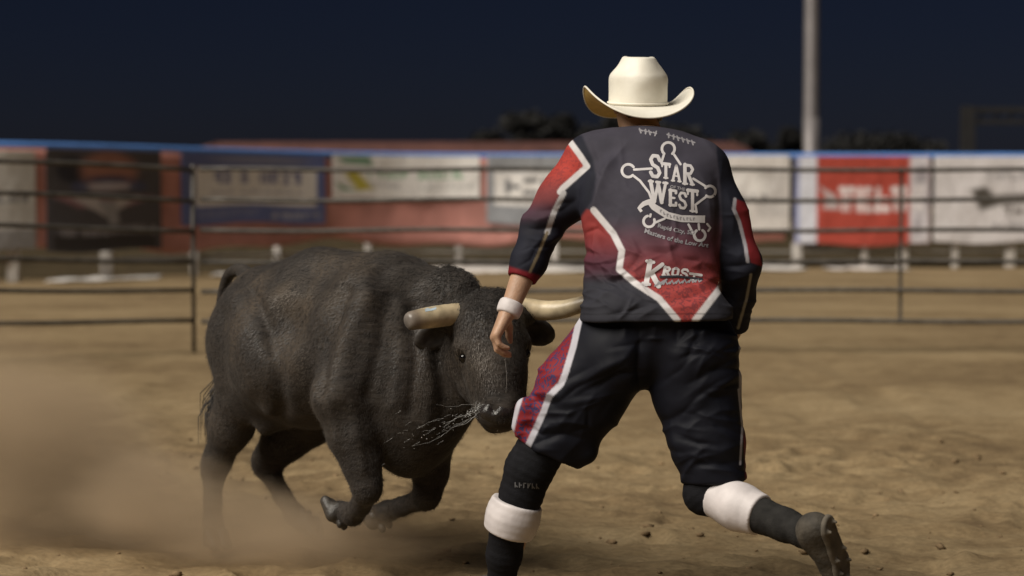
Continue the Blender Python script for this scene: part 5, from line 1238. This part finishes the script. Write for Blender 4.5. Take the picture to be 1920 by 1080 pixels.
me = pyd(V, Fc, 'crown'); vv = coords(me); displace(me, 0.006 * fbm(vv * 14, 2, 3) * sm(0.03, 0.10, (vv - np.array(HB)) @ np.array(hU))); o = link('crown', me, M['hat']); o.parent = hat; o.matrix_parent_inverse = Matrix.Translation(-hat.location)
md = o.modifiers.new('t', 'SOLIDIFY'); md.thickness = 0.003; md.offset = -1
# brim: wide oval, sides rolled up, front and back dipping
nr = 26; V = []
for i in range(nr):
    q = i / (nr - 1)
    for k in range(nt):
        a = 2 * math.pi * k / nt; cx_, sx_ = math.cos(a), math.sin(a)
        w = 0.114 + 0.004 * abs(sx_); r0x, r0y = 0.0985, 0.1125
        side = abs(cx_) ** 2.2; curlang = side * 1.25 * q
        out = w * (q - side * 0.30 * q * q); up_ = side * 0.060 * q ** 1.6 - (1 - side) * q ** 1.3 * (0.052 if sx_ > 0 else 0.026)
        if cx_ < 0: up_ = side * 0.062 * q ** 1.6 - (1 - side) * q ** 1.3 * (0.052 if sx_ > 0 else 0.026) - 0.028 * q * float(sm(0.0, 0.8, np.array(sx_))) * side ** 0.5
        V.append((r0x * cx_ + out * cx_, r0y * sx_ + w * q * sx_, up_ + 0.002 * math.sin(5 * a) * q))
n = len(V)
top = [HT(*p) for p in V]; bot = [HT(p[0], p[1], p[2] - 0.0035) for p in V]
quad = lambda i, k, o: (o + i * nt + k, o + i * nt + (k + 1) % nt, o + (i + 1) * nt + (k + 1) % nt, o + (i + 1) * nt + k)
ft = [quad(i, k, 0)[::-1] for i in range(nr - 1) for k in range(nt)]; fb = [quad(i, k, n) for i in range(nr - 1) for k in range(nt)]
e0 = (nr - 1) * nt; rim = [(e0 + k, e0 + (k + 1) % nt, n + e0 + (k + 1) % nt, n + e0 + k) for k in range(nt)]
me = pyd(top + bot, ft + fb + rim, 'brim'); me.materials.append(M['hat']); me.materials.append(M['hat_under'])
mi = np.zeros(len(me.polygons), dtype=np.int32); mi[len(ft):len(ft) + len(fb)] = 1; me.polygons.foreach_set('material_index', mi)
o = link('brim', me); o.parent = hat; o.matrix_parent_inverse = Matrix.Translation(-hat.location)
# edge binding and thin band
mb = MB(); pts = [HT(V[e0 + k][0], V[e0 + k][1], V[e0 + k][2] - 0.0017) for k in range(nt)]; pts += pts[:2]; mb.tube(pts, 0.0034, 8, False); o = mb.obj('edge_binding', M['hat']); o.parent = hat; o.matrix_parent_inverse = Matrix.Translation(-hat.location)
mb = MB(); pts = [HT(0.1005 * math.cos(2 * math.pi * k / nt), 0.1145 * math.sin(2 * math.pi * k / nt), 0.008) for k in range(nt)]; pts += pts[:2]; mb.tube(pts, 0.0035, 6, False); o = mb.obj('hat_band', M['hat']); o.parent = hat; o.matrix_parent_inverse = Matrix.Translation(-hat.location)
tag(hat, 'cream straw cowboy hat with rolled brim on the man\'s head', 'hat')
# ------------------------------------------------------------------ saliva flung from the bull's mouth
r = random.Random(12)
mb = MB()
def strand(pts, r0, r1, n=14, wig=0.004):
    pts = [np.array(P(*p)) for p in pts]; t = np.linspace(0, len(pts) - 1, n); c = np.stack([np.interp(t, range(len(pts)), [p[i] for p in pts]) for i in range(3)], -1)
    for _ in range(3): c[1:-1] = c[1:-1] * 0.5 + 0.25 * (c[:-2] + c[2:])
    c[1:-1] += np.array([[r.gauss(0, wig) for _ in range(3)] for _ in range(n - 2)])
    mb.tube([Vector(p) for p in c], [r0 + (r1 - r0) * i / (n - 1) for i in range(n)], 5)
DM = 6.27
for pts, a, b in (([(926, 745, DM), (908, 756, DM), (886, 776, 6.26), (858, 782, 6.25), (836, 796, 6.24)], 0.0013, 0.0003), ([(925, 750, DM), (900, 770, 6.26), (872, 796, 6.25), (842, 803, 6.24)], 0.0010, 0.0003), ([(912, 764, DM), (880, 757, 6.26), (846, 764, 6.25), (818, 758, 6.24)], 0.0006, 0.0002),
                  ([(896, 778, DM), (858, 796, 6.25), (812, 828, 6.23), (772, 836, 6.22)], 0.0005, 0.0002), ([(945, 790, DM), (936, 800, DM), (932, 808, DM)], 0.0018, 0.0006), ([(947, 668, 6.14), (950, 700, 6.14), (949, 738, 6.14)], 0.0006, 0.0004)):
    strand(pts, a, b, 20, 0.0009)
for i in range(46):                                   # short flecks drawn out along the fling
    t = r.random() ** 1.2; x = 900 - 165 * t + r.gauss(0, 8); y = 770 + 55 * t + r.gauss(0, 6 + 14 * t); L_ = r.uniform(5, 20); sl = r.uniform(0.1, 0.7)
    strand([(x, y, DM - 0.05 * t), (x - L_ * 0.5, y + L_ * 0.5 * sl + r.gauss(0, 1), DM - 0.05 * t), (x - L_, y + L_ * sl, DM - 0.06 * t)], 0.00045, 0.0002, 6, 0.0006)
for i in range(110):                                   # lacy froth at the corner of the mouth
    x = 905 + r.gauss(0, 11); y = 763 - (x - 905) * 0.55 + r.gauss(0, 5); a = r.uniform(0, 6.28); L_ = r.uniform(4, 13)
    strand([(x, y, DM + r.uniform(-.02, .01)), (x + L_ * math.cos(a) * .6, y + L_ * math.sin(a) * .5, DM), (x + L_ * math.cos(a + .8), y + L_ * math.sin(a + .8), DM + r.uniform(-.02, .01))], 0.0009, 0.0004, 7, 0.0008)
for i in range(34):                                  # droplets
    t = r.random() ** 1.4; x = 905 - 150 * t + r.gauss(0, 6); y = 765 + 60 * t + r.gauss(0, 9 + 10 * t); q = P(x, y, DM - 0.06 * t); s = r.choice([0.0006, 0.0008, 0.0008, 0.0013])
    mb.tube([q, q + Vector((s * 2.5, 0, -s * 1.2))], s, 5)
o = link('saliva', pyd(mb.v, mb.f, 'saliva'), M['saliva']); under(o, bull); o['kind'] = 'stuff'; o['label'] = 'spray of white saliva at the bull\'s mouth'
# scrap of pale tape on the near horn
bh = BVHTree.FromPolygons([tuple(x) for x in coords(near_horn.data)], [tuple(p.vertices) for p in near_horn.data.polygons])
tp_ = Print(bh, 0.0008); tp_.stroke([(797, 582), (806, 579), (818, 577)], [5, 8, 6], 2.0, False)
o = link('tape_scrap', pyd(tp_.v, tp_.f, 'tape_scrap'), simple('pale_blue_tape', (0.36, 0.44, 0.50), 0.5, nscale=40)); under(o, bull)

# ------------------------------------------------------------------ dust kicked up behind the bull
def mat_dust(name, dens, scale, seed):
    m = bpy.data.materials.new(name); m.use_nodes = True; n, l = m.node_tree.nodes, m.node_tree.links
    for q in list(n): n.remove(q)
    out = n.new('ShaderNodeOutputMaterial'); pv = n.new('ShaderNodeVolumePrincipled'); pv.inputs['Color'].default_value = (0.80, 0.64, 0.46, 1); pv.inputs['Anisotropy'].default_value = 0.2
    tc = n.new('ShaderNodeTexCoord')
    ln = n.new('ShaderNodeVectorMath'); ln.operation = 'LENGTH'; l.new(tc.outputs['Object'], ln.inputs[0])
    t = n.new('ShaderNodeTexNoise'); t.noise_dimensions = '4D'; t.inputs['W'].default_value = seed; t.inputs['Scale'].default_value = scale; t.inputs['Detail'].default_value = 5; l.new(tc.outputs['Object'], t.inputs['Vector'])
    ad = n.new('ShaderNodeMath'); ad.operation = 'MULTIPLY_ADD'; ad.inputs[1].default_value = 0.9; l.new(t.outputs['Fac'], ad.inputs[0]); sb = n.new('ShaderNodeMath'); sb.operation = 'SUBTRACT'; sb.inputs[0].default_value = 0.55; l.new(ln.outputs['Value'], sb.inputs[1]); l.new(sb.outputs[0], ad.inputs[2])
    mp = n.new('ShaderNodeMapRange'); mp.inputs['From Min'].default_value = 0.08; mp.inputs['From Max'].default_value = 0.75; mp.inputs['To Max'].default_value = dens; mp.interpolation_type = 'SMOOTHSTEP'; l.new(ad.outputs[0], mp.inputs['Value'])
    l.new(mp.outputs['Result'], pv.inputs['Density']); l.new(pv.outputs['Volume'], out.inputs['Volume'])
    return m
def dust(c, rad, rot, dens, scale, seed, label):
    bm = bmesh.new(); bmesh.ops.create_icosphere(bm, subdivisions=3, radius=1.0); m_ = bpy.data.meshes.new('dust_cloud'); bm.to_mesh(m_); bm.free()
    o = link('dust_cloud', m_, mat_dust('dust', dens, scale, seed)); o.location = c; o.scale = rad; o.rotation_euler = rot; tag(o, label, 'dust', kind='stuff')
dust(P(70, 870, 7.5), (0.80, 0.6, 0.55), (0, R(30), 0), 4.6, 1.7, 1.0, 'billow of dust at the left edge behind the bull')
dust(P(360, 965, 7.12), (0.70, 0.42, 0.27), (0, R(8), 0), 3.6, 1.8, 5.0, 'thin dust drifting round the bull\'s hind feet')
dust(P(600, 1000, 7.0), (0.70, 0.42, 0.18), (0, 0, 0), 3.6, 2.0, 9.0, 'low dust under the bull\'s belly')
